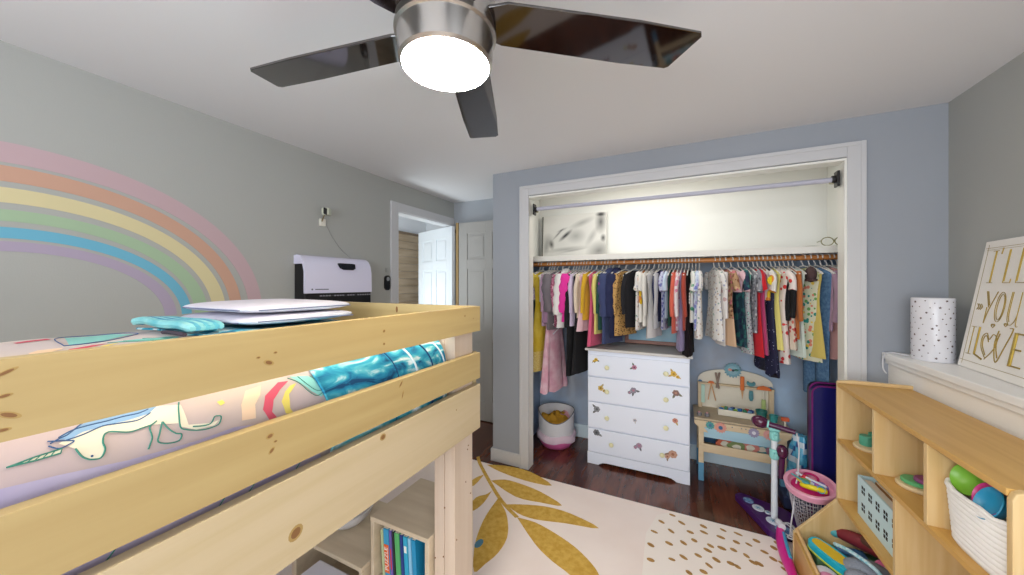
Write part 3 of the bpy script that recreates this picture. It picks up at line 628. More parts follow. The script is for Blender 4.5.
# black and white canvas on the shelf
cv = thing('photo_canvas', 'black and white canvas of a sleeping baby on closet shelf', 'picture', (-1.19, 3.11, 1.668), rot=(-.06, 0, 0))
b = MB(); b.b2((.012, 0, 0), (.61, .025, .41)); b.m(1).b2((0, 0, 0), (.012, .026, .41)); b.build('canvas', [M('canvas_white', '#dddbd4', .7), M('canvas_dark_edge', '#55554f', .6)], cv)
def print_mat():
    m = bpy.data.materials.new('baby_photo_print'); m.use_nodes = True; n = m.node_tree; bs = n.nodes['Principled BSDF']; bs.inputs['Roughness'].default_value = .6
    tc = n.nodes.new('ShaderNodeTexCoord'); prev = None
    for cx, cz, rx, rz_, rot, k in ((.33, .21, .20, .12, 25, .10), (.234, .215, .055, .014, 40, .75), (.163, .234, .05, .008, 45, .5), (.06, .17, .045, .05, 0, .3), (.10, .135, .018, .032, 12, .55), (.045, .10, .022, .045, -10, .3), (.24, .085, .14, .016, 4, .3), (.335, .205, .06, .045, 0, .25), (.39, .325, .085, .022, 20, .3), (.56, .32, .035, .07, 0, .6), (.56, .39, .035, .014, 0, .6), (.582, .175, .017, .024, 0, .7), (.545, .06, .08, .06, 30, .5), (.48, .19, .07, .022, 60, .25), (.20, .27, .04, .008, 20, .35), (.30, .07, .10, .008, 8, .25)):
        mp = n.nodes.new('ShaderNodeMapping'); mp.vector_type = 'TEXTURE'; mp.inputs['Location'].default_value = (cx, 0, cz); mp.inputs['Rotation'].default_value = (0, -math.radians(rot), 0); mp.inputs['Scale'].default_value = (rx*1.7, 1, rz_*1.7)
        g = n.nodes.new('ShaderNodeTexGradient'); g.gradient_type = 'SPHERICAL'; n.links.new(tc.outputs['Object'], mp.inputs[0]); n.links.new(mp.outputs[0], g.inputs[0])
        mu = n.nodes.new('ShaderNodeMath'); mu.operation = 'MULTIPLY_ADD'; mu.inputs[1].default_value = -k*1.45; n.links.new(g.outputs['Fac'], mu.inputs[0])
        if prev is None: mu.inputs[2].default_value = 1.0
        else: n.links.new(prev.outputs[0], mu.inputs[2])
        prev = mu
    r = n.nodes.new('ShaderNodeValToRGB'); r.color_ramp.elements[0].color = lin('#3a3a3a'); r.color_ramp.elements[1].color = lin('#dcdad4'); n.links.new(prev.outputs[0], r.inputs[0]); n.links.new(r.outputs[0], bs.inputs['Base Color'])
    return m
MB().b2((.013, -.002, .002), (.609, -.0005, .408)).build('print', print_mat(), cv)
b = MB(); b.tube(bez([(.70, 2.83, 1.669), (.76, 2.81, 1.671), (.82, 2.83, 1.669)], 5), .003, 6)
tag(b.build('headband', M('headband_grey', '#77746c', .5), smooth=True), 'thin dark headband lying on closet shelf', 'headband')
t = thing('glasses', 'pair of clear round play glasses at right end of closet shelf', 'glasses', (.87, 2.80, 1.667))
for dx in (-.035, .03):
    MB().tube([(dx+.030*math.cos(a), 0, .029+.026*math.sin(a)) for a in [2*PI*k/20 for k in range(21)]], .003, 6, False).build('rim', M('glasses_olive', '#8a8660', .4), t, smooth=True)
MB().tube([(-.002, 0, .035), (.0, -.006, .04)], .003, 6).build('bridge', MATS['glasses_olive'], t)
MB().tube([(-.066, 0, .035), (-.06, .09, .035)], .0025, 6).build('temple_arm', MATS['glasses_olive'], t)

# ================================================================ CLOTHES
GARMENTS=[
(-1.124,1.294,'top','lilac_white','white and lilac ruffled top hanging at far left of closet rod','top'),
(-1.058,0.688,'gown','yellow_satin','long yellow satin dress-up gown with glittery gold hem','dress'),
(-1.012,1.279,'tank','white','plain white tank top just right of the yellow gown','tank top'),
(-0.984,1.080,'long','mauve','dusty mauve long-sleeved top between white tank and grey puffer','top'),
(-0.975,0.530,'tutu','mauve_pink','mauve dress with silver ribbons and long pink tulle skirt','dress'),
(-0.939,1.049,'puffer','grey_puff','shiny grey puffer coat with short bulging sleeves','coat'),
(-0.894,1.076,'long','pink_print','maroon and pink small print top beside grey puffer coat','top'),
(-0.841,1.071,'hood','white_fleece','fluffy white hooded jacket with quilted sleeve','jacket'),
(-0.798,1.122,'puffer','hot_pink','hot pink quilted puffer jacket','jacket'),
(-0.772,0.686,'long2','black','long black coat hanging below the pink puffer','coat'),
(-0.755,1.091,'long','lavender','pale lavender top tucked behind the cream sweater','top'),
(-0.721,0.708,'dress','black','second long black dress right of the black coat','dress'),
(-0.696,1.158,'long','cream','cream knit sweater with peach collar','sweater'),
(-0.679,1.055,'dress','pale_pink','pale pink skirt dress below the cream sweater','dress'),
(-0.646,1.144,'long','mustard','mustard yellow long-sleeved shirt','shirt'),
(-0.605,0.941,'dress','coral_pink','long coral pink dress beside mustard shirt','dress'),
(-0.557,1.039,'long','pale_yellow','pale yellow cardigan between coral dress and green top','cardigan'),
(-0.525,1.072,'long','dark_green','dark green top squeezed behind the pale yellow cardigan','top'),
(-0.509,1.267,'long','purple','bright purple top showing inside the navy jacket','top'),
(-0.478,0.966,'hood','navy_denim','navy blue hooded jacket on white hanger','jacket'),
(-0.431,1.016,'hood','navy','darker navy hooded coat left of the leopard print top','coat'),
(-0.377,1.034,'long','leopard','tan leopard print long top with black spots','top'),
(-0.303,1.099,'long','charcoal','black sweater slipping off a white hanger above the dresser','sweater'),
(-0.259,1.087,'top','white_print','white tee with small grey print beside black sweater','t-shirt'),
(-0.237,1.147,'top','yellow_patch','white tee with a yellow and orange patch','t-shirt'),
(-0.208,1.119,'long','offwhite','off-white long-sleeved top in middle of left clothes row','top'),
(-0.172,1.033,'dress','white','long white dress, lowest of the white clothes over dresser','dress'),
(-0.137,1.108,'long','lightgrey','light heather grey sweatshirt','sweatshirt'),
(-0.102,1.154,'long','navy','slim navy top between grey sweatshirt and pale blue tee','top'),
(-0.081,1.097,'top','blue_print','pale tee with blue and purple print sleeve','t-shirt'),
(-0.061,1.184,'top','pale_blue','plain icy blue tee beside the green top','t-shirt'),
(-0.040,1.128,'tank','dark_green','small bottle green tank top left of the coral tops','tank top'),
(-0.027,1.078,'long','coral','coral red long-sleeved top','top'),
(-0.007,1.101,'long','white_pink','white top with pink pattern hanging beside coral top','top'),
(0.013,0.959,'dress','lilac','lilac pleated skirt dress reaching the dresser top','dress'),
(0.033,1.103,'long','rust','rust red top left of the black velvet dress','top'),
(0.060,0.921,'dress','velvet','black velvet dress with white buttons down the sleeve','dress'),
(0.086,1.162,'top','white_green','white tee with green yoke beside black velvet dress','t-shirt'),
(0.112,1.107,'top','blue_print2','pale blue and lilac print tee near end of left row','t-shirt'),
(0.131,1.053,'dress','white_print','white print dress, last garment of the left row','dress'),
(0.225,1.045,'dress','white_print','white patterned dress, first garment of the right row','dress'),
(0.256,1.013,'long','white_motif','white long top with small dark motif in right row','top'),
(0.287,1.015,'dress','tan_floral','brown floral dress with plain beige hem','dress'),
(0.329,1.376,'top','pale_pink','short pale pink top with wide pointed sleeve','top'),
(0.370,1.015,'dress','teal_navy','dark teal dress with navy skirt','dress'),
(0.399,0.977,'dress','mint_dots','grey dotted dress with mint green collar','dress'),
(0.428,1.112,'top','grey_print','grey print top left of red dress','top'),
(0.457,0.962,'dress','red','bright red short-sleeved dress touching the magenta one','dress'),
(0.485,0.977,'dress','magenta','magenta pink dress touching the red dress','dress'),
(0.502,1.325,'top','yellow_patch','small white top with round yellow face patch','top'),
(0.524,0.857,'gown2','navy_sparkle','navy sparkly dress with pointed uneven hem','dress'),
(0.557,1.016,'dress','pale_yellow','pale yellow dress right of navy sparkly dress','dress'),
(0.585,0.928,'dress','strawberry','white dress with large red strawberry dots','dress'),
(0.601,1.199,'long','black','narrow black top between two red-dotted dresses','top'),
(0.622,1.021,'dress','red_floral','cream dress with red flowers','dress'),
(0.644,1.086,'long','rust2','orange brown top behind the cream red-flowered dress','top'),
(0.670,0.974,'dress','mint','pale mint dress left of green floral dress','dress'),
(0.712,0.952,'dress','green_floral','cream dress with green leaves and coral flowers','dress'),
(0.743,0.980,'dress','mustard_pale','soft mustard yellow sleeveless dress','dress'),
(0.768,0.721,'pants','denim','long blue denim jumpsuit, lowest of the right row','jumpsuit'),
(0.788,1.145,'long','mauve','mauve top between denim jumpsuit and pink blouse','top'),
(0.818,0.975,'gown3','dusty_pink','dusty pink blouse dress with ruffled hem','dress'),
(0.848,1.057,'long','blush','blush pink wrap top near right end of rod','top'),
(0.872,1.113,'long','offwhite','off-white top, last garment at right end of rod','top'),
]
F_ = lambda n_, c, c2=None, sc=18: M('cloth_'+n_, c, .9, noise=(sc if c2 else None), c2=c2, sheen=0 if c < '#30' else .15)
for n_, c in dict(white='#e0dddb', offwhite='#dedad2', mauve='#a98aa0', black='#121216', lavender='#c8b9d2', cream='#e0cfba', pale_pink='#ddb7c0', mustard='#d3a624', coral_pink='#d2587c', pale_yellow='#dcd078', dark_green='#1d4a40', purple='#8e2f8e', navy_denim='#38426a', navy='#20264a', charcoal='#1b1b20', lightgrey='#b4b3b6', pale_blue='#bfcfe0', coral='#d8644f', lilac='#a99ac8', rust='#a8402f', velvet='#18080e', mauve_pink='#9a7792', red='#c81626', magenta='#c93f7c', rust2='#b0632e', mint='#cfdcd2', mustard_pale='#cdb862', dusty_pink='#cc9a97', blush='#d6a8a0', hot_pink='#e0309a', grey_puff='#6d666c', white_fleece='#e2dfdc').items(): F_(n_, c)
G = {k[6:]: v for k, v in MATS.items() if k.startswith('cloth_')}
G['yellow_satin'] = M('cloth_yellow_satin', '#d8bb34', .4, noise=10, c2='#e6cf58'); G['glitter'] = M('cloth_gold_glitter', '#d9bd55', .35, noise=120, c2='#f2e2a0')
G['tulle'] = M('cloth_pink_tulle', '#d49cb0', .8, noise=14, c2='#e2bfcb'); G['denim'] = M('cloth_denim', '#44688e', .85, noise=60, c2='#5f84a8'); G['ribbon'] = M('cloth_silver_ribbon', '#dcd8e2', .3)
G['lilac_white'] = dots_mat('cl_lw', '#dcd6e0', ['#b8a8cc', '#cfc4da'], 45, .5); G['pink_print'] = dots_mat('cl_pp', '#a8627c', ['#7a3350', '#e0a8b8'], 60, .45)
G['leopard'] = dots_mat('cl_leo', '#c59a5c', ['#3a2718', '#5c3d22'], 62, .36); G['white_print'] = dots_mat('cl_wp', '#dfdcd8', ['#9aa0b8', '#b8a090', '#8fa79a'], 45, .3)
G['yellow_patch'] = dots_mat('cl_yp', '#e0ddd6', ['#e3bf2c', '#e08a3a'], 14, .42); G['blue_print'] = dots_mat('cl_bp', '#c2c6dc', ['#6a6fae', '#8a7ab8'], 40, .4)
G['blue_print2'] = dots_mat('cl_bp2', '#c6d2e6', ['#7c86c4', '#a8a0d4', '#e0e6f0'], 34, .5); G['white_pink'] = dots_mat('cl_wpk', '#e4dbdc', ['#d88aa4', '#e0b0bc'], 38, .45)
G['white_green'] = dots_mat('cl_wg', '#dfe0da', ['#3f8a6a', '#8fb89a'], 22, .32); G['white_motif'] = dots_mat('cl_wm', '#e2dedb', ['#6a6470', '#c8a8a8'], 18, .26)
G['tan_floral'] = dots_mat('cl_tf', '#b08c68', ['#7a4a34', '#d8b48c', '#c4707a'], 46, .5); G['beige'] = F_('beige', '#c9a98a')
G['teal_navy'] = dots_mat('cl_tn', '#1c3f50', ['#2a6a6a', '#1a2444'], 30, .5); G['mint_dots'] = dots_mat('cl_md', '#a9a8ac', ['#5c5a68', '#8fd0c0'], 70, .35)
G['mint_yoke'] = F_('mint_yoke', '#7ecdb4'); G['grey_print'] = dots_mat('cl_gp', '#8a8a92', ['#55565e', '#c8c8cc'], 50, .4); G['navy_sparkle'] = dots_mat('cl_ns', '#181a3a', ['#8a90c0', '#d0d4ea'], 60, .14)
G['strawberry'] = dots_mat('cl_st', '#e2d6d0', ['#c42a30', '#d43a3a'], 26, .34); G['red_floral'] = dots_mat('cl_rf', '#ddd0c0', ['#b8242c', '#d06a5a'], 30, .38)
G['green_floral'] = dots_mat('cl_gf', '#d4d2b8', ['#2f8a80', '#d8806a', '#6aa05a', '#e0c050'], 38, .42); G['yoke_print'] = dots_mat('cl_yk', '#cfcda8', ['#8a9a6a', '#b8b888'], 60, .5)
plastic = M('hanger_white', '#dcdad4', .35); hmetal = M('hanger_hook', '#d2cfca', .35, .0)
# one hanger, then copies
hz = 1.600; RY = 2.83
def make_hanger():
    t = thing('clothes_hanger', '', 'hanger', (0, RY, hz))
    q = [(0, .0205*math.cos(a), .0205*math.sin(a)) for a in [PI*.95-PI*1.45*k/12 for k in range(13)]] 
    q = [(0, .0215*math.cos(a), .0215*math.sin(a)) for a in [PI*1.1 - PI*1.25*k/12 for k in range(13)]]+[(0, .016, -.022), (0, .004, -.036), (0, 0, -.056)]
    MB().tube(q, .0038, 6).build('hook', hmetal, t, smooth=True)
    b = MB(); b.tube(bez([(0, -.15, -.108), (0, -.13, -.096), (0, -.05, -.066), (0, 0, -.053), (0, .05, -.066), (0, .13, -.096), (0, .15, -.108)], 3), .004, 6); b.tube([(0, -.14, -.105), (0, .14, -.105)], .003, 6)
    b.build('hanger_body', plastic, t, smooth=True)
    return t
hang0 = None
def hanger(x, rz, label, group):
    global hang0
    if hang0 is None: r = hang0 = make_hanger()
    else:
        r = hang0.copy(); C.objects.link(r)
        for ch in hang0.children: c = ch.copy(); C.objects.link(c); c.parent = r
    r.location = (x, RY, hz); r.rotation_euler = (0, 0, rz); r['label'] = label; r['group'] = group
    return r
def ring(z, w_, t, seed, fold, n=28, k=5, cy=0.0, dz=0.0):
    out = []
    for i in range(n):
        a = 2*PI*i/n; c, s_ = math.cos(a), math.sin(a)
        f_ = 1+fold*math.sin(k*a+seed)+fold*.5*math.sin((2*k+1)*a+2*seed)
        out.append(Vector((t*s_*f_+fold*.018*math.sin(3*a+seed), cy+w_*(abs(c)**.75)*(1 if c > 0 else -1)*(1+.12*fold*math.sin(4*a+seed)), z+dz*math.sin(6*a+seed))))
    return out
def garment(x, zb, style, mk, label, cat, idx, rz):
    rd = random.Random(100+idx); seed = rd.uniform(0, 6)
    m_ = G[mk]; z0 = -.068
    L_ = (zb-hz)-z0
    grp = 'clothes hanging on the closet rod'
    nm = {'dress': 'dress', 'gown': 'dress', 'gown2': 'dress', 'gown3': 'dress', 'tutu': 'dress', 'pants': 'jumpsuit', 'puffer': 'puffer_coat', 'hood': 'hooded_jacket', 'tank': 'tank_top', 'long2': 'coat'}.get(style, {'sweater': 'sweater', 'shirt': 'shirt', 'cardigan': 'cardigan', 'sweatshirt': 'sweatshirt', 't-shirt': 't_shirt'}.get(cat, 'top'))
    t = thing(nm, label, cat, (x, RY, hz), rz, grp)
    dressy = style in ('dress', 'gown', 'gown2', 'gown3', 'tutu')
    ts = {'puffer': .019, 'hood': .019, 'gown': .014, 'tutu': .016, 'long2': .014, 'pants': .013}.get(style, .013)*rd.uniform(.92, 1.08)
    hem = {'dress': .16, 'gown': .17, 'tutu': .15, 'gown2': .19, 'gown3': .15, 'pants': .11, 'long2': .15}.get(style, .135)*rd.uniform(.92, 1.06)
    # body
    prof_ = [(0, .045, .5), (.008, .06, .7), (.022, .105, .85), (.04, .135, 1.0), (.075, .132, 1.0)]
    rings = [ring(z0-d, w_, ts*q, seed, .06) for d, w_, q in prof_]
    n = 12; D0 = .075; DL = -L_
    body_end = DL if not style in ('tutu', 'gown') else DL*(.42 if style == 'tutu' else .80)
    for i in range(1, n+1):
        f_ = i/n; d = D0+(body_end-D0)*f_
        if dressy: w_ = .125-.022*math.sin(min(1, f_*2.5)*PI/2)+(hem-.103)*max(0, f_-.3)/.7
        else: w_ = .132+(hem-.132)*f_
        tt = ts*(1+.8*f_ if dressy else 1+.25*f_); fd = .1+.28*f_ if dressy else .08+.12*f_
        if style in ('puffer', 'hood'): tt *= 1+.16*math.sin(d*2*PI/.045); w_ *= 1+.03*math.sin(d*2*PI/.045)
        dz = .0
        if style == 'gown2' and i >= n-1: dz = .02*(1 if i == n else .5)
        if style == 'gown3' and i == n: dz = .008
        rings.append(ring(z0-d, w_, tt, seed+.4*f_, fd, dz=dz))
    b = MB()
    b.loft(rings); 
    if mk == 'tan_floral':
        for f_ in b.bm.faces:
            if sum(v_.co.z for v_ in f_.verts)/len(f_.verts) < z0-DL*.66: f_.material_index = 1
    if mk in ('mint_dots', 'green_floral', 'white_green'):
        for f_ in b.bm.faces:
            if sum(v_.co.z for v_ in f_.verts)/len(f_.verts) > z0-.09: f_.material_index = 1
    alt = {'tan_floral': G['beige'], 'mint_dots': G['mint_yoke'], 'green_floral': G['yoke_print'], 'white_green': G['dark_green']}.get(mk, m_)
    if style == 'pants':
        b.bm.free(); b = MB()
        k = int(len(rings)*.55); b.loft(rings[:k])
        for sg in (-1, 1):
            b.loft([[Vector((v_.x, sg*.055+v_.y*.52, v_.z)) for v_ in r] for r in rings[k-1:]])
    b.build('bodice' if dressy else 'body', [m_, alt], t, smooth=True)
    if style == 'gown':
        rr = [ring(z0-DL*.78, .15, ts*1.6, seed, .3), ring(z0-DL*.9, .165, ts*1.8, seed, .34), ring(z0-DL, .17, ts*1.9, seed, .36)]
        MB().loft(rr).build('hem', G['glitter'], t, smooth=True)
    if style == 'tutu':
        rr = [ring(z0-DL*(.40+.6*f_), .105+.075*f_, ts*(1.2+1.2*f_), seed+f_, .1+.3*f_, dz=.01*f_) for f_ in [k/8 for k in range(9)]]
        MB().loft(rr).build('skirt', G['tulle'], t, smooth=True)
        b = MB(); pts = []
        for k in range(9): pts.append((ts*1.9+.012, -.05+(.05 if k % 2 else -.03), z0-.2-.04*k))
        b.tube(pts, .005, 6); b.build('ribbon', G['ribbon'], t, smooth=True)
    if style == 'hood':
        b = MB(); R3 = Matrix.Rotation(.3, 3, 'X'); b.ball((.0, -.03, z0-.025), (.035, .065, .055), 14, R3); b.build('hood', m_, t, smooth=True)
    # sleeves
    sl = {'top': .12, 'long': .30, 'long2': .42, 'puffer': .30, 'hood': .32, 'gown': .10, 'gown3': .20}.get(style, 0)
    if style == 'dress' and mk in ('white_print', 'tan_floral', 'red', 'teal_navy', 'strawberry'): sl = .11
    sl = min(sl, DL*.85)
    if sl:
        for sg in (-1, 1):
            r0 = {'puffer': .043, 'hood': .041, 'long2': .03}.get(style, .026); pts = []; rr = []
            n2 = 12
            for i in range(n2+1):
                f_ = i/n2; d = .03+sl*f_
                pts.append((.012*math.sin(seed+f_*3)+(.01 if sg < 0 else 0), sg*(.118+.035*min(1, f_*3)-.01*f_+(.02*f_ if sl < .15 else 0)), z0-d))
                q = r0*(1.1-.25*f_ if sl > .15 else 1.05+.1*f_)
                if style in ('puffer', 'hood'): q *= 1+.12*math.sin(i*PI)*0+.1*(1 if i % 3 else -1)
                rr.append(q*(1+.06*math.sin(7*f_+seed)))
            b = MB(); b.tube(pts, rr, 12); 
            b.bm.transform(Matrix.Identity(4)); 
            for v_ in b.bm.verts: v_.co.x *= (.95 if style in ('puffer', 'hood') else .58)
            b.build('sleeve', m_, t, smooth=True)
    if style == 'top' and mk == 'yellow_patch' and idx > 35:
        MB().lathe((0, -.165, z0-.08), [(.003, -.004), (.028, -.003), (.028, .003), (.003, .004)], 20, (.4, -1, 0)).build('patch', M('patch_yellow', '#e6d02a', .6), t, smooth=True)
    if mk == 'velvet':
        b = MB(); 
        b.tube([(.014, -.155, z0-.16), (.014, -.152, z0-.24)], .0015, 6)
        for k in range(4): b.ball((.016, -.155, z0-.165-.022*k), .005, 8)
        b.build('button_row', M('button_white', '#e8e6e0', .4), t)
    return t
YAW = {'leopard': -28, 'charcoal': -30, 'navy_denim': -24, 'navy': -20, 'white_fleece': -22, 'hot_pink': -22, 'grey_puff': -20, 'white': -16}
YAW2 = {'dusty_pink': 24, 'green_floral': 22, 'tan_floral': 18, 'strawberry': 16, 'denim': 18, 'white_print': 14, 'pale_pink': 20}
MOVE = {5: 0}
xs = [g[0] for g in GARMENTS]
xs[0] = -1.10; xs[1] = -1.072
for i_, x_ in ((57, .722), (58, .755), (59, .785), (60, .812), (61, .842), (62, .868), (63, .893)): xs[i_] = x_
for it in range(60):                       # nudge crowded neighbours apart along the rod
    for i_ in range(len(xs)-1):
        if i_ == 39: continue
        g_ = .0235-(xs[i_+1]-xs[i_])
        if g_ > 0: xs[i_] -= g_*.25; xs[i_+1] += g_*.25
    xs[39] = min(xs[39], .132); xs[40] = max(xs[40], .215)
for i, (x, zb, st_, mk, lb, ct) in enumerate(GARMENTS):
    rd = random.Random(i); x = max(-1.19, min(.91, xs[i])); rz = math.radians(rd.uniform(-1.5, 1.5) + (9 if x > .2 else (-15 if x < -.4 else -15+13*(x+.4)/.6)))
    if mk in YAW and x < 0: rz = math.radians(YAW[mk])
    if mk in YAW2 and x > .2: rz = math.radians(YAW2[mk])
    hanger(x, rz, 'white plastic hanger holding the ' + ' '.join(lb.replace(',', '').split()[:11]), 'white hangers on the closet rod')
    garment(x, zb, st_, mk, lb, ct, i, rz)
# straw hat clipped among the right row
t = thing('beanie', 'dark brown knitted beanie on hanger above the mustard dress', 'hat', (.735, 2.73, 1.49))
b = MB(); b.ball((0, 0, 0), (.028, .045, .05), 16); b.build('crown', M('hat_brown', '#4d3838', .9, bump=.4, bscale=160), t, smooth=True)
MB().tube([(0+.024*math.cos(a), .04*math.sin(a), -.035) for a in [2*PI*k/20 for k in range(21)]], .008, 6, False).build('brim', MATS['hat_brown'], t, smooth=True)

# ================================================================ DRESSER
dr = thing('dresser', 'white four drawer dresser with flower stickers in the closet', 'dresser', (-.66, 2.75, 0))
dw = M('dresser_white', '#ecf2ff', .4); DW, DD = .73, .40
MB().b2((0, .018, .095), (DW, DD, .898)).build('carcass', dw, dr, bevel=.002)
MB().b2((-.018, -.012, .90), (DW+.018, DD, .92)).build('top_panel', [M('dresser_top', '#cfccc8', .4)], dr, bevel=.004)
pl_ = [(0, 0), (.085, 0), (.10, .010), (.12, .020), (.15, .024), (DW-.15, .024), (DW-.12, .020), (DW-.10, .010), (DW-.085, 0), (DW, 0), (DW, .092), (0, .092)]
b = MB(); b.prism(pl_, (0, .018, 0.001), (1, 0, 0), (0, 0, 1), .018); b.b2((0, .02, .001), (.018, DD, .093)); b.b2((DW-.018, .02, .001), (DW, DD, .093))
b.build('plinth', dw, dr, bevel=.0015)
def flower(b, x, z, r, n=6, y=-.0006, rot=0.0, sides=(1, -1)):
    """petals material 0, centre 1, leaves 2"""
    for k in range(n):
        a = 2*PI*k/n; b.m(0).prism([(r*.55*math.cos(a)+r*.48*math.cos(t_), r*.55*math.sin(a)+r*.42*math.sin(t_)) for t_ in [2*PI*j/8 for j in range(8)]], (x, y, z), (1, 0, 0), (0, 0, 1), .0006+.0001*k)
    b.m(1).prism([(r*.35*math.cos(t_), r*.35*math.sin(t_)) for t_ in [2*PI*j/10 for j in range(10)]], (x, y, z), (1, 0, 0), (0, 0, 1), .0014)
    cr, sr = math.cos(rot), math.sin(rot)
    for sx in sides: b.m(2).prism([(p_*cr-q_*sr, p_*sr+q_*cr) for p_, q_ in [(0, 0), (sx*r*.9, -r*.35), (sx*r*1.25, -r*.8), (sx*r*1.45, -r*1.35), (sx*r*.8, -r*1.2), (sx*r*.4, -r*.8)][::int(sx)]], (x, y, z), (1, 0, 0), (0, 0, 1), .0005)
knobm = M('knob_cream', '#e6e2b8', .3)
rows = [(.70, .87, [(-.592, .83, .015, '#e0b830', '#4a3820', '#3f4a2a', 'yellow sunflower sticker'), (-.304, .80, .019, '#b87a94', '#6a3a55', '#5a6a58', 'pink rose sticker'), (-.035, .78, .022, '#d8b040', '#a88020', '#c8a860', 'golden flower sticker')], (-.504, -.085)),
        (.50, .695, [(-.555, .61, .022, '#c8a850', '#8a6a28', '#b0a070', 'ochre blossom sticker'), (-.31, .625, .024, '#8f8a98', '#b87a90', '#6a6a74', 'grey butterfly sticker'), (-.02, .645, .024, '#8a6a62', '#b88a78', '#7a7a6a', 'brown rose pair sticker')], (-.504, -.085)),
        (.29, .495, [(-.585, .44, .025, '#8a8c92', '#55575c', '#74767c', 'grey flower cluster sticker'), (-.30, .40, .014, '#c0b8c0', '#6a8a9a', '#d0d0d0', 'tiny pale flower sticker'), (-.025, .445, .019, '#cf8f7c', '#a8604a', '#c8b060', 'orange blossom sticker')], (-.504, -.085)),
        (.097, .285, [(-.588, .255, .026, '#707278', '#45474c', '#8a8c92', 'dark grey rose sticker'), (-.27, .215, .022, '#a890a4', '#c07a94', '#6f6f7a', 'mauve flower sticker'), (-.04, .20, .030, '#c49a84', '#a06a50', '#86705c', 'large peach peony sticker')], (-.471, -.11))]
for z0, z1, fl, kn in rows:
    d = MB().b2((.004, 0, z0), (DW-.004, .018, z1-.004)).build('drawer', dw, dr, bevel=.003)
    for kx in kn:
        MB().lathe((kx+.66, 0, (z0+z1)/2-.005), [(.007, 0), (.007, .010), (.016, .016), (.018, .022), (.014, .028), (.004, .030)], 16, (0, -1, 0)).build('knob', knobm, d, smooth=True)
    for fx, fz, r, c1, c2, c3, lb in fl:
        rs = random.Random(lb); b = MB(); flower(b, fx+.66, fz, r, rs.choice((5, 6, 7)), rot=rs.uniform(-2.6, 2.6), sides=rs.choice(((1, -1), (1,), (-1,))))
        if rs.random() < .45: flower(b, fx+.66+r*rs.choice((-1.2, 1.2)), fz-r*.8, r*.6, 5, rot=rs.uniform(-2, 2), sides=(1,))
        b.build('sticker', [M('st'+c1[1:], c1, .6), M('st'+c2[1:], c2, .6), M('st'+c3[1:], c3, .6)], d, label=lb)
# wood framed mirror lying back on the dresser
t = thing('framed_picture', 'wide wood framed pale blue picture leaning at back of dresser', 'picture', (-.42, 3.10, .925), rot=(-.1, 0, 0))
b = MB(); W_, H_ = .44, .30
for lo, hi in (((0, 0, 0), (W_, .02, .03)), ((0, 0, H_-.03), (W_, .02, H_)), ((0, 0, .03), (.03, .02, H_-.03)), ((W_-.03, 0, .03), (W_, .02, H_-.03))): b.b2(lo, hi)
b.build('frame', M('frame_red_wood', '#8a5440', .45), t, bevel=.003); MB().b2((.03, .008, .03), (W_-.03, .012, H_-.03)).build('print', M('picture_blue', '#7fb4cf', .5, noise=6, c2='#a8cbd8'), t)

# ================================================================ HAMPER
hp = thing('laundry_hamper', 'round white fabric hamper in pink tub, yellow clothes inside', 'hamper', (-.985, 2.94, .001))
MB().lathe((0, 0, 0), [(.10, 0), (.125, .01), (.150, .05), (.158, .085), (.150, .085), (.12, .02), (.01, .015)], 32).build('tub', M('tub_pink', '#e06aa8', .35), hp, smooth=True)
b = MB(); rings = []
def sc(a): return .078*max(0, math.cos(a-math.radians(-75)))**2
for r, z, k in ((.128, .05, 0), (.150, .10, 0), (.156, .17, 0), (.158, .27, 1), (.160, .315, 1), (.154, .315, 1), (.152, .26, 1), (.146, .12, 0), (.10, .075, 0)):
    rings.append([(r*math.cos(a), r*math.sin(a), z-k*sc(a)+.0) for a in [2*PI*i/36 for i in range(36)]])
b.loft(rings); b.build('bag', M('bag_white', '#dedee2', .8, bump=.3, bscale=30), hp, smooth=True)
b = MB(); b.loft([[((r+.006*math.sin(9*a+z*40))*math.cos(a), (r+.006*math.sin(9*a))*math.sin(a), z+.008*math.sin(5*a)) for a in [2*PI*i/36 for i in range(36)]] for r, z in ((.162, .13), (.176, .10), (.172, .075), (.158, .085), (.157, .125))]); b.build('frill', M('frill_pink_white', '#dfc8d6', .9), hp, smooth=True)
b = MB(); b.tube([(.159*math.cos(a), .159*math.sin(a), .318-sc(a)) for a in [2*PI*i/36 for i in range(37)]], .0035, 6, False); b.build('rim', M('rim_grey', '#70747a', .5), hp, smooth=True)
def heap(name, label, cat, c, cols, rx_, ry_, h, n, m_mats, seed, group=None, z0=0):
    rd = random.Random(seed); b = MB()
    for k in range(n):
        a = rd.uniform(0, 2*PI); r = rd.uniform(0, .75)
        b.m(k % len(m_mats)).ball((c[0]+rx_*r*math.cos(a), c[1]+ry_*r*math.sin(a), c[2]+h*rd.uniform(0, .6)), (rx_*rd.uniform(.25, .45), ry_*rd.uniform(.25, .45), h*.4), 10, Euler((rd.uniform(-.5, .5), rd.uniform(-.5, .5), rd.uniform(0, 3))).to_matrix())
    return tag(b.build(name, m_mats, smooth=True), label, cat, group)
b = MB(); n = 24; rr = []
for r in (.001, .04, .08, .115, .135): rr.append([(-.985+r*math.cos(a), 2.94+r*math.sin(a), .272-.2*r+.018*math.sin(3*a+r*30)+.012*math.sin(7*a-r*50)) for a in [2*PI*i/n for i in range(n)]])
rr.append([(-.985+.13*math.cos(a), 2.94+.13*math.sin(a), .17) for a in [2*PI*i/n for i in range(n)]])
b.loft(rr)
for f_ in b.bm.faces:
    c_ = f_.calc_center_median()
    if c_.x > -.94 and c_.y > 2.93: f_.material_index = 1
tag(b.build('worn_clothes', [M('laundry_ochre', '#b98a24', .85), M('laundry_pink', '#dba0ac', .85)], smooth=True), 'ochre yellow and pink clothes heaped inside the white hamper', 'clothes')

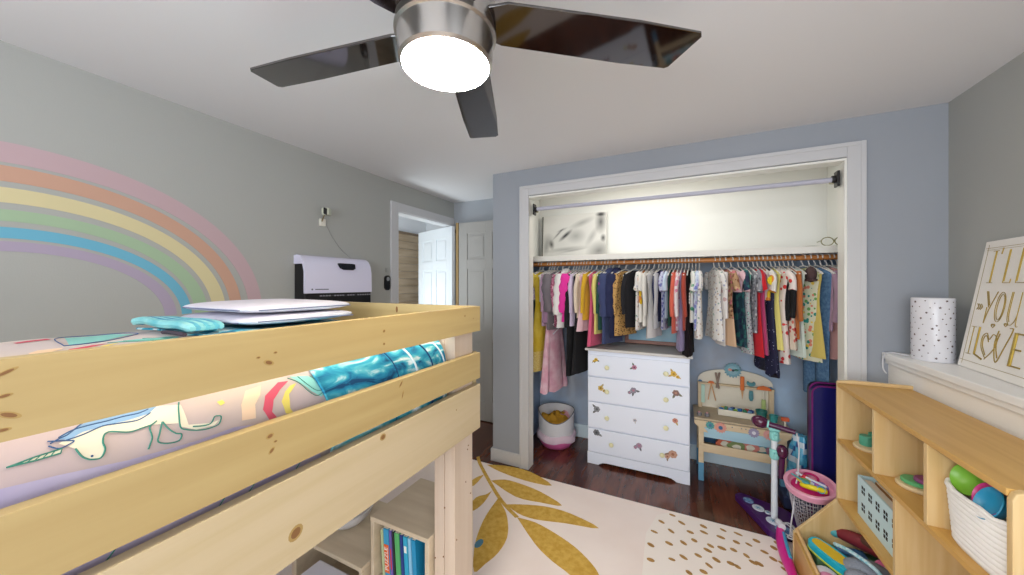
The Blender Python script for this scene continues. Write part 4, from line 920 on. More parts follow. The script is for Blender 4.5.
# ================================================================ TOY WORKBENCH
wb = thing('toy_workbench', 'wooden toy workbench with arched tool board and blue feet', 'toy workbench', (.10, 2.85, 0))
tan = wood_mat('bench_wood', '#d4bd98', '#e0cdae', 0, 2.0, .5); blue = M('bench_blue', '#5f97b8', .5); pblue = M('bench_pale_blue', '#a9cede', .5)
BW, BD, BZ = .575, .30, .458
MB().b2((0, 0, BZ-.014), (BW, BD, BZ)).build('table_top', M('bench_top', '#b7a58b', .5, noise=5, c2='#c7b597'), wb, bevel=.004)
for lx in (.028, BW-.062):
    for ly in (.008, BD-.042):
        l = MB().b2((lx, ly, .13), (lx+.034, ly+.034, BZ-.014)).build('leg', tan, wb, bevel=.003)
        MB().b2((lx-.001, ly-.001, .001), (lx+.035, ly+.035, .132)).build('foot', blue, l, bevel=.003)
b = MB(); b.prism([(0, .02), (0, -.005), (.03, -.03), (.05, -.06), (BW-.05, -.06), (BW-.03, -.03), (BW, -.005), (BW, .02)], (0, .004, BZ-.036), (1, 0, 0), (0, 0, 1), .010); b.build('apron', tan, wb, bevel=.002)
b = MB(); b.prism([(.062, -.02), (.09, -.055), (.2, -.065), (BW-.2, -.065), (BW-.09, -.055), (BW-.062, -.02)], (0, -.0065, BZ-.04), (1, 0, 0), (0, 0, 1), .002); b.build('blue_panel', pblue, wb)
MB().b2((.062, .006, BZ-.135), (BW-.062, .016, BZ-.095)).build('rail', pblue, wb, bevel=.002)
def gear(name, c, r, n, th, m1, m2, parent, rin=.35, ax='y'):
    poly = []
    for k in range(n*4):
        a = 2*PI*k/(n*4); q = r*(1.0 if (k % 4) in (0, 1) else .84); poly.append((q*math.cos(a), q*math.sin(a)))
    b = MB(); b.prism(poly, c, (1, 0, 0), (0, 0, 1), th); b.m(1).cyl((c[0], c[1]-th, c[2]), (c[0], c[1]-th-.003, c[2]), r*rin, seg=16)
    return b.build(name, [m1, m2], parent)
coral = M('gear_coral', '#dd9a8a', .5); teal2 = M('gear_teal', '#4f9a9c', .5); lil = M('gear_grey_lilac', '#9a93b0', .5); navy2 = M('gear_navy', '#3f6f98', .5); gteal = M('gear_blue_grey', '#6f9fae', .5)
gear('gear', (.10, -.0068, BZ-.04), .028, 10, .004, teal2, navy2, wb); gear('gear', (.165, -.0068, BZ-.045), .038, 14, .004, coral, navy2, wb); gear('gear', (.36, -.0068, BZ-.045), .033, 12, .004, lil, M('gear_white', '#e4e2ea', .5), wb); gear('gear', (.445, -.0068, BZ-.045), .034, 12, .004, M('gear_pink', '#e0a8a4', .5), coral, wb)
b = MB()
for sx in (.235, .29, .315): b.cyl((sx, -.0065, BZ-.03), (sx, -.009, BZ-.03), .004, seg=10)
b.build('screw_holes', M('screw_grey', '#8d8a90', .4, .5), wb)
MB().b2((.03, .004, .215), (BW-.03, .016, .275)).build('shelf_front', tan, wb, bevel=.003)
MB().b2((.03, .02, .215), (BW-.03, BD-.02, .227)).build('lower_shelf', tan, wb, bevel=.002)
cream = M('bench_cream', '#e2dccb', .6)
N = 24; BX0, BX1 = .035, .527
arch = [((BX0+BX1)/2+(BX1-BX0)/2*math.cos(PI*k/N), .662+.105*math.sin(PI*k/N)**.8-BZ) for k in range(N+1)]
arch = arch+[(BX0, 0), (BX1, 0)]
MB().prism(arch, (0, BD, BZ), (1, 0, 0), (0, 0, 1), .012).build('tool_board', cream, wb, bevel=.0015)
for px in (BX0, BX1-.03): MB().b2((px, BD-.045, BZ), (px+.03, BD-.013, BZ+.185)).build('side_post', tan, wb, bevel=.003)
MB().b2((BX0-.002, BD-.05, BZ+.185), (BX1+.002, BD-.013, BZ+.197)).build('tool_rail', tan, wb, bevel=.003)
for px in (BX0+.002, BX1-.032): MB().prism([(.015*math.cos(t_), .012*math.sin(t_)) for t_ in [PI*k/8 for k in range(9)]], (px+.015, BD-.012, BZ+.197), (1, 0, 0), (0, 0, 1), .012).build('rail_cap', navy2, wb)
gg = gear('gear', (.272, BD-.014, BZ+.308), .058, 16, .01, gteal, M('gear_face', '#86b0bc', .5), wb, .6)
b = MB(); b.ball((.254, BD-.028, BZ+.312), (.014, .006, .01)); b.m(1).ball((.274, BD-.028, BZ+.308), (.010, .006, .009)); b.m(2).ball((.293, BD-.028, BZ+.312), (.016, .006, .008)); b.build('hand_knob', [coral, M('knob_charcoal', '#3d4350', .5), M('knob_green', '#3f7a6c', .5)], gg, smooth=True)
def tool(name, label, cat, mk, x, z): 
    t_ = thing(name, label, cat, (.10+BX0+(x-.02)*.86, 2.85+BD-.060, BZ+z-.015), group='toy tools on the workbench'); mk(t_); return t_
tw_ = M('tool_wood', '#d0a070', .5); org = M('tool_orange', '#d9702e', .5); brn = M('tool_brown', '#8a7466', .6); grn = M('tool_green', '#b9cf84', .5); tgr = M('tool_teal', '#4c8a94', .5)
def pliers(t_):
    MB().b2((-.008, 0, -.04), (.006, .008, .085)).build('jaw', brn, t_, bevel=.003).rotation_euler = (0, .17, 0)
    MB().b2((-.006, -.009, -.04), (.008, -.001, .085)).build('jaw', brn, t_, bevel=.003).rotation_euler = (0, -.17, 0)
tool('toy_pliers', 'brown crossed toy pliers on the tool board', 'toy tool', pliers, .175, .22)
def screwd(t_):
    MB().b2((-.013, 0, 0), (.013, .012, .105)).build('handle', org, t_, bevel=.005); MB().prism([(-.008, 0), (0, -.07), (.008, 0)], (0, .008, 0), (1, 0, 0), (0, 0, 1), .005).build('blade', tw_, t_)
tool('toy_screwdriver', 'orange toy screwdriver hanging in the tool rail', 'toy tool', screwd, .362, .185)
def wrench(t_):
    b = MB(); b.prism([(.028*math.cos(a), .03+.022*math.sin(a)) for a in [math.radians(130+280*k/16) for k in range(17)]]+[(.008, .035), (-.008, .035)], (0, .006, .02), (1, 0, 0), (0, 0, 1), .010); b.build('head', tgr, t_, bevel=.002)
    b = MB(); b.prism([(-.012, 0), (.012, 0), (.014, -.055), (.008, -.075), (-.008, -.075), (-.014, -.055)], (0, .006, -.005), (1, 0, 0), (0, 0, 1), .010); b.build('handle', tgr, t_, bevel=.002)
tool('toy_wrench', 'teal toy wrench right of the orange screwdriver', 'toy tool', wrench, .425, .195)
def saw(t_):
    b = MB(); b.prism([(-.045, 0), (-.035, .022), (0, .032), (.035, .022), (.05, 0)], (0, .006, 0), (1, 0, 0), (0, 0, 1), .01); b.build('saw_head', org, t_, bevel=.002)
    MB().b2((-.006, 0, -.07), (.006, .008, -.002)).build('shaft', cream, t_, bevel=.002); MB().b2((-.013, -.003, -.15), (.013, .010, -.07)).build('handle', grn, t_, bevel=.004)
tool('toy_brush', 'orange topped toy brush with light green handle', 'toy tool', saw, .515, .205)
def hang_(t_):
    for sx in (-.02, .03): MB().tube([(0, .004, .0), (sx, .0, -.13)], .004, 8).build('stick', tw_, t_, smooth=True)
    MB().prism([(.022*math.cos(PI*k/8), .018*math.sin(PI*k/8)) for k in range(9)], (0, .006, 0), (1, 0, 0), (0, 0, 1), .008).build('head', org, t_)
tool('toy_compass', 'wooden toy dividers with orange top at left of rail', 'toy tool', hang_, .125, .215)
def ruler(t_): MB().b2((-.012, 0, -.14), (.012, .005, .0)).build('ruler_body', M('ruler_mint', '#bfe0cf', .5), t_, bevel=.001)
tool('toy_ruler', 'pale mint toy ruler at the far left of the tool rail', 'toy tool', ruler, .06, .198)
# tray with blocks on the bench
tr = thing('wooden_tray', 'white wooden tray of coloured blocks on the workbench', 'tray', (.26, 2.97, BZ+.001), -.05)
for lo, hi in (((0, 0, 0), (.23, .07, .006)), ((0, 0, 0), (.23, .008, .045)), ((0, .062, 0), (.23, .07, .045)), ((0, .008, 0), (.008, .062, .045)), ((.222, .008, 0), (.23, .062, .045))): MB().b2(lo, hi).build('tray_side', cream, tr, bevel=.002)
rd = random.Random(4); bc = ['#2f6fb0', '#e0c030', '#3f8f6a', '#c84a3a', '#7aa8d0', '#2a4a8a', '#8fb84a', '#d0d4da']
wd_ = ['blue', 'yellow', 'green', 'red', 'light blue', 'navy', 'lime', 'white']
for k in range(14):
    o = MB().box((0, 0, 0), (.026, .02, .02)).build('toy_block', M('block'+bc[k % 8][1:], bc[k % 8], .4), bevel=.002)
    o.location = (.285+.0145*k, 2.99+.012*(k % 2)+.008, BZ+.042+.004*(k % 3)); o.rotation_euler = (0, rd.uniform(-.3, .3), rd.uniform(0, 3))
    tag(o, f'{wd_[k % 8]} toy block in the {"left" if k < 7 else "right"} half of white wooden tray', 'toy block', 'toy blocks in the tray')
for x_, lb in ((.135, 'left'), (.185, 'right')):
    t = thing('toy_nut', lb + ' one of two grey toy nuts with pink cap on the workbench', 'toy', (x_, 2.90, BZ+.001)); MB().lathe((0, 0, 0), [(.016, 0), (.018, .006), (.018, .02), (.013, .024)], 6).build('nut_body', M('nut_grey', '#8f8f96', .35, .6), t, bevel=.001); MB().cyl((0, 0, .024), (0, 0, .030), .008).build('cap', M('cap_pink', '#d8a0a8', .5), t, smooth=True)
# toys on the lower shelf of the bench
ls = [('toy_book', 'navy and teal picture book leaning on workbench lower shelf', 'book', (.20, 3.0, .228), (.08, .02, .06), '#2f5a80', 0), ('puzzle_piece', 'red and teal wooden fruit piece on workbench lower shelf', 'toy', (.30, 2.93, .277), (.06, .022, .04), '#cf6a4a', 1), ('puzzle_piece', 'coral pink heart toy on workbench lower shelf', 'toy', (.45, 2.93, .277), (.05, .022, .045), '#d98a80', 1), ('toy_fish', 'teal wooden fish toy on workbench lower shelf', 'toy', (.52, 2.94, .277), (.05, .02, .04), '#4f97a8', 1), ('toy_leaf', 'green and brown leaf shaped toy on workbench lower shelf', 'toy', (.37, 2.92, .272), (.055, .02, .035), '#7d8f5a', 1), ('toy_shell', 'mauve shell shaped toy at right end of lower shelf', 'toy', (.585, 2.93, .277), (.04, .022, .045), '#b07f92', 1)]
for nm, lb, ct, c, d, cc, kind in ls:
    t = thing(nm, lb, ct, c); m_ = M('ls'+cc[1:], cc, .5)
    if kind == 0: MB().b2((-.05, 0, .001), (.05, .018, .08)).build('cover', m_, t, bevel=.002); MB().b2((-.048, .002, .079), (.048, .016, .082)).build('pages', M('paper', '#e9e4d6', .8), t)
    else:
        poly = [(d[0]*(1+.15*math.sin(3*a+c[0]*30))*math.cos(a), d[2]*(1+.12*math.cos(2*a+c[0]*9))*math.sin(a)) for a in [2*PI*k/20 for k in range(20)]]
        MB().prism(poly, (0, 0, 0), (1, 0, 0), (0, 0, 1), .02).build('toy_body', m_, t, bevel=.003); MB().prism([(x_*.5, z_*.45) for x_, z_ in poly], (0, -.0205, 0), (1, 0, 0), (0, 0, 1), .002).build('inlay', cream, t)

# ================================================================ TOY MICROPHONE STAND
ms = thing('toy_microphone_stand', 'toy microphone stand with white pole and purple foot base', 'toy', (.505, 2.50, .001))
purp = M('mic_purple', '#42155f', .3); dpur = M('mic_dark_purple', '#4a1440', .25); aqua = M('mic_aqua', '#8fd6d2', .35); mwhite = M('mic_white', '#dfe6ee', .3)
MB().tube([(0, 0, .055), (0, 0, .56)], [.0165, .015], 20).build('pole', mwhite, ms, smooth=True)
for z0, z1 in ((.40, .46), (.51, .565)): 
    b = MB(); b.lathe((0, 0, z0), [(.017, 0), (.024, .008), (.024, z1-z0-.008), (.018, z1-z0)], 20); b.box((.0, -.02, (z0+z1)/2), (.02, .03, .025)); b.build('clamp', aqua, ms, bevel=.003)
MB().box((0, 0, .575), (.055, .03, .018), rz=-.2).build('top_clip', aqua, ms, bevel=.004)
# base: long tapering foot plate
bp_ = [(-.172, .19), (-.13, .225), (-.01, .18), (.09, .135), (.118, .04), (.09, -.06), (.01, -.14), (-.045, -.12), (-.09, -.01)]
b = MB(); b.prism(smoothpoly(bp_, 4), (0, 0, .003), (1, 0, 0), (0, 1, 0), .04); b.build('base', purp, ms, bevel=.008, seg=3)
bt = M('button_silver_white', '#d4dce8', .25); ice = M('button_ice_blue', '#9fc0dc', .25, noise=40, c2='#4a5fa0')
for (cx, cy, ax_, ay_, an), mm in (((-.085, .165, .028, .030, .5), ice), ((-.045, .10, .030, .034, .5), bt), ((.0, .075, .017, .017, 0), bt), ((.01, -.005, .034, .038, .5), bt), ((.045, -.065, .040, .036, .2), ice)):
    c_, s_ = math.cos(an), math.sin(an)
    b = MB(); b.prism([(ax_*math.cos(t_)*c_-ay_*math.sin(t_)*s_, ax_*math.cos(t_)*s_+ay_*math.sin(t_)*c_) for t_ in [2*PI*k/20 for k in range(20)]], (cx-.02, cy-.02, .043), (1, 0, 0), (0, 1, 0), .005)
    f_ = b.build('foot_button', mm, ms, bevel=.0015)
    b = MB()
    for k in range(3):
        a = PI*k/3; b.box((cx-.02, cy-.02, .0485), (ax_*1.1, .003, .001), rz=a)
    b.build('button_mark', M('mark_teal', '#4f93b8', .4), f_)
def mic(label, loc, rot):
    t_ = thing('toy_microphone', label, 'toy microphone', loc, rot=rot)
    MB().tube([(0, 0, 0), (0, 0, .13)], [.013, .017], 16).build('handle', dpur, t_, smooth=True)
    MB().ball((0, 0, .165), (.036, .036, .045), 20).build('mic_head', M('mic_head_plum', '#4c1238', .15, coat=.5), t_, smooth=True)
    MB().cyl((0, 0, .122), (0, 0, .134), .022).build('collar', aqua, t_, smooth=True); return t_
mic('dark plum toy microphone clipped level on top of the stand', (.595, 2.462, .588), (0, -PI/2+.12, -.25))
t = thing('toy_microphone', 'plum toy microphone hanging upright below the aqua clamp', 'toy microphone', (.535, 2.49, .30), rot=(0, .03, 0))
MB().tube([(0, 0, 0), (0, 0, .12)], [.014, .016], 14).build('handle', dpur, t, smooth=True); MB().ball((0, 0, .155), (.030, .030, .040), 18).build('mic_head', MATS['mic_head_plum'], t, smooth=True)
b = MB(); b.tube(bez([(.60, 2.46, .585), (.61, 2.46, .50), (.605, 2.45, .42), (.595, 2.42, .36), (.575, 2.38, .32), (.56, 2.36, .2), (.545, 2.34, .10), (.56, 2.33, .06), (.53, 2.34, .055), (.57, 2.40, .06), (.54, 2.42, .08), (.52, 2.38, .055), (.56, 2.35, .055), (.58, 2.45, .02)], 8), .0035, 7)
tag(b.build('microphone_cord', M('cord_white', '#dcdde4', .5), smooth=True), 'white coiled cord trailing from the toy microphone', 'cord')

# ================================================================ CLOSET RIGHT CORNER
mt = thing('folding_mat', 'navy blue padded mat with magenta edge standing in closet corner', 'mat', (.712, 2.62, .001), .08)
navy_m = M('mat_navy', '#1b1c66', .28, coat=.3); b = MB(); b.prism(rrect(.21, .825, .045), (0, .04, 0), (1, 0, 0), (0, 0, 1), .04); b.build('panel', navy_m, mt, bevel=.006, seg=3)
b = MB(); b.prism(rrect(.20, .835, .045), (.006, .09, 0), (1, 0, 0), (0, 0, 1), .04); b.build('panel', M('mat_navy_rear', '#1c1430', .35), mt, bevel=.006, seg=3)
for yy, w_, h_2, x0_ in ((.0, .21, .825, 0), (.05, .20, .835, .006)):
    q = rrect(w_, h_2, .045, 6, x0_, 0); MB().tube([(x_, yy, z_) for x_, z_ in q+[q[0]]], .005, 6, False).build('piping', M('mat_magenta_piping', '#7a1d70', .5), mt, smooth=True)
# green and teal toys on the bench's right end
for c, r, lb, col_ in (((.535, 3.02, BZ+.001), .034, 'larger green stacking cup on workbench right corner', '#2f7f78'), ((.60, 2.99, BZ+.001), .026, 'small teal stacking cup on workbench right corner', '#3fa3a4')):
    t = thing('stacking_cup', lb, 'toy cup', c, group='cups on the workbench'); MB().lathe((0, 0, 0), [(r*.8, 0), (r, r*1.6), (r*1.06, r*1.65), (r*1.06, r*1.8), (r*.92, r*1.8), (r*.72, .006), (.002, .005)], 22).build('cup_body', M('cup'+col_[1:], col_, .4), t, smooth=True)
t = thing('toy_hammer', 'small toy hammer with orange red head standing on workbench end', 'toy tool', (.645, 2.90, BZ+.001)); MB().cyl((0, 0, 0), (0, 0, .05), .006).build('handle', cream, t, smooth=True); MB().b2((-.022, -.012, .045), (.022, .012, .07)).build('head', M('hammer_red', '#e0663c', .45), t, bevel=.004)
# plastic bag of blue toys
b = MB(); rr = []
for i in range(9):
    f_ = i/8; r = .075*(1.05 if f_ < .3 else 1.05-.55*(f_-.3)/.7)
    rr.append([(.70+(r+.010*math.sin(5*a+f_*9)+.006*math.sin(11*a))*math.cos(a)*.8, 2.80+(r+.008*math.sin(4*a-f_*7))*math.sin(a), .20+.26*f_) for a in [2*PI*k/28 for k in range(28)]])
b.loft(rr)
for i, f_ in enumerate(b.bm.faces):
    c_ = f_.calc_center_median(); f_.material_index = 1 if math.sin(40*c_.z+60*c_.x) > .55 else (2 if math.sin(55*c_.y+33*c_.z) > .75 else 0)
tag(b.build('toy_bag', [M('bag_blue', '#2f8fc4', .25, noise=20, c2='#6cc0dc'), M('bag_clear_white', '#c8d8e4', .2), M('bag_navy', '#234a8a', .3)], smooth=True), 'shiny blue and white plastic bag of toys beside the workbench', 'bag')
b = MB(); b.prism([(0, 0), (.13, .02), (.15, .2), (.06, .22), (-.02, .16)], (.62, 2.76, .08), (1, .2, 0), (.2, -.1, 1), .05); b.m(1).prism([(.02, .03), (.12, .04), (.13, .08), (.03, .07)], (.621, 2.705, .08), (1, .2, 0), (.2, -.1, 1), .003)
tag(b.build('storage_pouch', [M('pouch_steel_blue', '#40587e', .5, noise=12, c2='#7488a8'), M('pouch_white', '#b9c4d4', .5)], bevel=.008), 'grey blue fabric pouch behind the mesh basket', 'pouch')
tag(MB().b2((.60, 2.73, .001), (.72, 2.88, .079)).build('floor_crate', M('crate_navy', '#2c3558', .5), bevel=.006), 'navy crate on closet floor beneath the blue bags', 'crate')

# ================================================================ MESH BASKET WITH PINK RIM
bk = thing('mesh_basket', 'grey mesh laundry basket with wide pink rim full of toys', 'basket', (.668, 2.440, .012), rot=(.19, -.09, 0)); bk.scale = (.86, .86, 1.04)
mesh_m = M('basket_mesh', '#b9b4bd', .6); pinkr = M('basket_pink', '#eba6c0', .35)
b = MB(); n = 40; rows_ = 14; V = [[b.v(((.062+.053*(j/rows_)**.7)*math.cos(2*PI*k/n), (.062+.053*(j/rows_)**.7)*math.sin(2*PI*k/n), .012+.305*j/rows_)) for k in range(n)] for j in range(rows_+1)]
for j in range(rows_):
    for k in range(n): b.f([V[j][k], V[j][(k+1) % n], V[j+1][(k+1) % n], V[j+1][k]])
b.f(V[0][::-1]); o = b.build('mesh_wall', mesh_m, bk); wm = o.modifiers.new('mesh', 'WIREFRAME'); wm.thickness = .0035; wm.use_replace = True
MB().lathe((0, 0, .305), [(.116, 0), (.128, .0), (.134, .03), (.130, .036), (.112, .034), (.110, .004)], 40).build('rim', pinkr, bk, smooth=True)
MB().lathe((0, 0, .0), [(.05, 0), (.064, .004), (.062, .012), (.002, .013)], 32).build('base', mesh_m, bk, smooth=True)
tl = M('toy_magenta', '#c01e68', .35)
def bt_(name, lb, ct, c, mk, rot=(0, 0, 0)):
    t_ = thing(name, lb, ct, c, rot=rot, group='toys in the mesh basket'); mk(t_); return t_
def disc(mm, r, h): return lambda t_: MB().lathe((0, 0, 0), [(r*.9, 0), (r, h*.3), (r, h*.7), (r*.9, h)], 24).build('disc', mm, t_, smooth=True)
bt_('toy_plate', 'magenta round toy plate filling the pink rimmed basket', 'toy', (.636, 2.38, .318), disc(tl, .080, .02), (.19, -.09, 0))
bt_('toy_wand', 'white toy wand lying across the mesh basket', 'toy', (.60, 2.44, .368), lambda t_: (MB().tube([(0, 0, 0), (.09, -.11, .004)], .006, 8).build('stick', mwhite, t_, smooth=True), MB().ball((0, 0, 0), .011).build('tip', bt, t_, smooth=True)))
bt_('toy_camera', 'yellow toy camera with green screen in mesh basket', 'toy', (.615, 2.385, .350), lambda t_: (MB().b2((-.03, -.022, 0), (.03, .022, .014)).build('case', M('toy_yellow', '#e8d45a', .4), t_, bevel=.004), MB().b2((-.016, -.013, .014), (.016, .013, .016)).build('screen', M('toy_green', '#6aa86a', .3), t_)), (.1, .1, .5))
bt_('toy_banana', 'bright yellow banana shaped toy in mesh basket', 'toy', (.64, 2.325, .350), lambda t_: MB().tube(bez([(-.05, .03, 0), (-.02, 0, .008), (.02, -.01, .008), (.05, 0, 0)], 4), [.006]+[.013]*11+[.006], 10).build('banana_body', M('toy_bright_yellow', '#e6d420', .4), t_, smooth=True))
bt_('toy_purse', 'lilac square toy purse in mesh basket', 'toy', (.675, 2.365, .348), lambda t_: (MB().b2((-.03, -.02, 0), (.03, .025, .018)).build('case', M('toy_lilac', '#8f78c8', .4), t_, bevel=.005), MB().b2((-.03, -.008, .018), (.03, -.004, .020)).build('clasp', tl, t_)), (.1, .1, .3))
bt_('toy_spoon', 'teal toy spoon sticking out of mesh basket', 'toy', (.61, 2.34, .372), lambda t_: (MB().tube([(0, 0, 0), (-.05, .05, .01)], .005, 8).build('spoon_handle', teal2, t_, smooth=True), MB().ball((0, 0, 0), (.018, .014, .007)).build('spoon_bowl', teal2, t_, smooth=True)))
bt_('toy_ring', 'pink toy bracelet ring at back of mesh basket', 'toy', (.655, 2.43, .362), lambda t_: MB().tube([(.03*math.cos(a), .03*math.sin(a), 0) for a in [2*PI*k/20 for k in range(21)]], .006, 8, False).build('hoop', tl, t_, smooth=True), (.3, 0, 0))
bt_('toy_comb', 'white toy comb lying among toys in mesh basket', 'toy', (.645, 2.37, .358), lambda t_: MB().b2((-.03, -.008, 0), (.03, .008, .008)).build('comb_body', mwhite, t_, bevel=.002), (.1, .1, 1.2))
bt_('toy_fruit', 'red toy berry in mesh basket beside yellow camera', 'toy', (.625, 2.415, .352), lambda t_: MB().ball((0, 0, .01), .016, 12).build('berry', M('berry_red', '#cf2440', .4), t_, smooth=True))
bt_('toy_cup', 'sky blue toy cup tipped in mesh basket', 'toy', (.66, 2.335, .352), lambda t_: MB().lathe((0, 0, 0), [(.012, 0), (.018, .03), (.015, .03), (.01, .004)], 16).build('cup_body', M('toy_sky', '#4fb0d8', .4), t_, smooth=True), (1.2, .3, 0))
b = MB(); b.tube(bez([(.53, 2.47, .05), (.56, 2.43, .08), (.585, 2.40, .05), (.55, 2.37, .055), (.575, 2.44, .07), (.60, 2.41, .03), (.57, 2.35, .052), (.60, 2.33, .02), (.64, 2.36, .012)], 8), .003, 6)
tag(b.build('string', M('string_white', '#d8d8dc', .6), smooth=True), 'tangled white string on floor between purple base and basket', 'string')
# white lace bow by the closet jamb
b = MB(); rd = random.Random(2)
for k in range(9): b.ball((.757+rd.uniform(-.018, .018), 2.30+rd.uniform(-.02, .02), .355+.018*k-.07), (.022, .016, .016), 8, Euler((rd.uniform(0, 3), rd.uniform(0, 3), 0)).to_matrix())
b.tube([(.757, 2.30, .42), (.80, 2.42, .47)], .003, 5)
tag(b.build('ribbon_bow', M('lace_white', '#e2e2ea', .9), smooth=True), 'crumpled white ribbon bow hanging at side of the toy shelf', 'ribbon')

# ================================================================ TOY SHELF
ts_ = thing('toy_shelf', 'light wood toy shelf with cubbies and slanted bottom bin', 'shelf', (0, 0, 0))
SX0, SX1, SY0, SY1, SZ = .685, .945, 1.205, 2.19, .955; th = .018
side = [(SX0, SZ), (SX1, SZ), (SX1, .001), (.515, .001), (.518, .185), (.54, .212), (SX0, .395)]
for y in (SY1-th, SY0):
    b = MB(); q = [(x_-.0, z_) for x_, z_ in side]
    if y == SY0: q[0] = (SX0, SZ-.02); q.insert(1, (SX0+.006, SZ-.004)); q.insert(2, (SX0+.02, SZ+.003)); q[3] = (SX1, SZ+.003)
    b.prism(q, (0, y+th, 0), (1, 0, 0), (0, 0, 1), th).build('side_panel', birchz, ts_, bevel=.0025)
MB().b2((SX0, SY0+th, SZ-.018), (SX1, SY1-th-.0005, SZ)).build('top_panel', birch, ts_, bevel=.002)
b = MB(); b.prism([(SX0-.002, SZ+.001), (SX0+.004, SZ+.010), (SX0+.06, SZ+.017), (SX1, SZ+.017), (SX1, SZ+.001)], (0, SY1, 0), (1, 0, 0), (0, 0, 1), th).build('end_lip', birchx, ts_, bevel=.002)
MB().b2((SX1-.006, SY0+th, .02), (SX1, SY1-th, SZ-.018)).build('back_panel', birch, ts_)
for y in (1.826, 1.508): MB().b2((SX0, y, .69), (SX1-.006, y+th, SZ-.018)).build('divider', birchz, ts_, bevel=.0015)
MB().b2((SX0, SY0+th, .672), (SX1-.006, SY1-th, .69)).build('shelf_board', birch, ts_, bevel=.0015)
MB().b2((SX0, 1.68, .02), (SX1-.006, 1.68+th, .672)).build('divider', birchz, ts_, bevel=.0015)
MB().b2((SX0, 1.68+th, .385), (SX1-.006, SY1-th, .403)).build('shelf_board', birch, ts_, bevel=.0015)
MB().b2((SX0, SY0+th, .33), (SX1-.006, 1.68, .348)).build('shelf_board', birch, ts_, bevel=.0015)
MB().b2((.519, SY0+th, .02), (.532, SY1-th, .185)).build('bin_front', birch, ts_, bevel=.002)
MB().b2((.532, SY0+th, .02), (SX1-.006, SY1-th, .032)).build('bin_floor', birch, ts_)

# things in the cubbies
def stacker(x, y, z, label, ringcols):
    t_ = thing('stacking_toy', label, 'toy', (x, y, z), group='round stacking toys on toy shelf')
    MB().lathe((0, 0, 0), [(.058, 0), (.062, .004), (.062, .010), (.058, .014)], 30).build('plate', M('stack_plate', '#ddc8a0', .45), t_, smooth=True)
    for k, (dx, dy, r, h, c, z_) in enumerate(ringcols): MB().lathe((dx, dy, z_), [(r*.92, 0), (r, h*.2), (r, h*.8), (r*.92, h)], 24).build('stack_piece', M('stack'+c[1:], c, .45), t_, smooth=True)
stacker(.775, 2.085, .6905, 'round wooden plate with green cups in upper left cubby', [(-.015, .01, .024, .042, '#4fa58c', .014), (.02, .03, .022, .05, '#3a947c', .014), (.03, -.022, .018, .028, '#d0703a', .014), (-.02, -.035, .002, .002, '#d0703a', .014)][:3])
stacker(.785, 1.765, .6905, 'round wooden plate with green and plum rings in middle cubby', [(-.008, .005, .04, .014, '#5fb57a', .014), (.012, -.01, .032, .014, '#8a4a80', .028)])
# blue bin
bb = thing('plastic_bin', 'pale blue plastic bin with square holes on toy shelf', 'bin', (.722, 1.735, .4035))
pbl = M('bin_pale_blue', '#cbe8ef', .4); blk = M('bin_hole_dark', '#14161c', .8)
BL, BWd, BH = .335, .20, .172
for nm, lo, hi in (('bin_wall', (0, 0, .0), (.006, BL, BH)), ('bin_wall', (BWd-.006, 0, 0), (BWd, BL, BH)), ('bin_wall', (.006, 0, 0), (BWd-.006, .006, BH)), ('bin_wall', (.006, BL-.006, 0), (BWd-.006, BL, BH))):
    b = MB().b2(lo, hi); b.m(1)
    if lo[0] == 0 and hi[0] == .006:
        for r_ in range(2):
            for c_ in range(5):
                for dy in (0, .017):
                    for dz in (0, .019): b.b2((-.0006, .028+.060*c_+dy, .035+.075*r_+dz), (.001, .028+.060*c_+dy+.012, .035+.075*r_+dz+.014))
    b.build(nm, [pbl, blk], bb)
MB().b2((.006, .006, 0), (BWd-.006, BL-.006, .006)).build('bin_floor', pbl, bb)
for k, (dx, w_, c, lb) in enumerate(((.010, .030, '#24417a', 'navy blue'), (.042, .012, '#9a6a34', 'tan brown'), (.056, .045, '#55222e', 'dark maroon'), (.115, .026, '#402a3a', 'dark plum'))):
    t = thing('picture_book', lb + ' picture book standing in the pale blue bin', 'book', (.722+dx, 1.75, .4105), group='picture books in the blue bin')
    MB().b2((0, 0, 0), (w_, .30-.02*k, .155+.008*(k % 2))).build('cover', M('pb'+c[1:], c, .45), t, bevel=.002); MB().b2((.002, .003, .150+.008*(k % 2)), (w_-.002, .297-.02*k, .1565+.008*(k % 2))).build('pages', M('paper', '#e9e4d6', .8), t)
t = thing('toy_saucer', 'lilac oval toy resting on the books in the blue bin', 'toy', (.80, 1.83, .585), rot=(0, -.5, .2)); MB().lathe((0, 0, 0), [(.03, 0), (.045, .006), (.045, .012), (.03, .018)], 24).build('saucer_body', M('toy_lilac_pale', '#b49ccc', .4), t, smooth=True)
# white rope basket
rb_ = thing('rope_basket', 'white woven rope basket of toys in right cubby', 'basket', (.793, 1.372, .6905))
b = MB(); rr = []
def sup(a, rx_, ry_): 
    c, s_ = math.cos(a), math.sin(a); return (rx_*abs(c)**.55*(1 if c > 0 else -1), ry_*abs(s_)**.55*(1 if s_ > 0 else -1))
prof2 = [(.90, .0)]+[(.92+.10*k/30+.03*(1 if k % 3 else 0), .004+.150*k/30) for k in range(31)]+[(.98, .158), (.93, .150), (.88, .02)]
for q, z in prof2: rr.append([(*[w_*q for w_ in sup(2*PI*k/44, .092, .128)], z) for k in range(44)])
b.loft(rr).build('basket_wall', M('rope_white', '#efedec', .85, bump=.15, bscale=60), rb_, smooth=True)
b = MB(); b.tube([(*sup(2*PI*k/44, .094, .130), .157+.003*math.sin(k*1.7)) for k in range(45)], .006, 7, False); b.build('basket_rim', MATS['rope_white'], rb_, smooth=True)
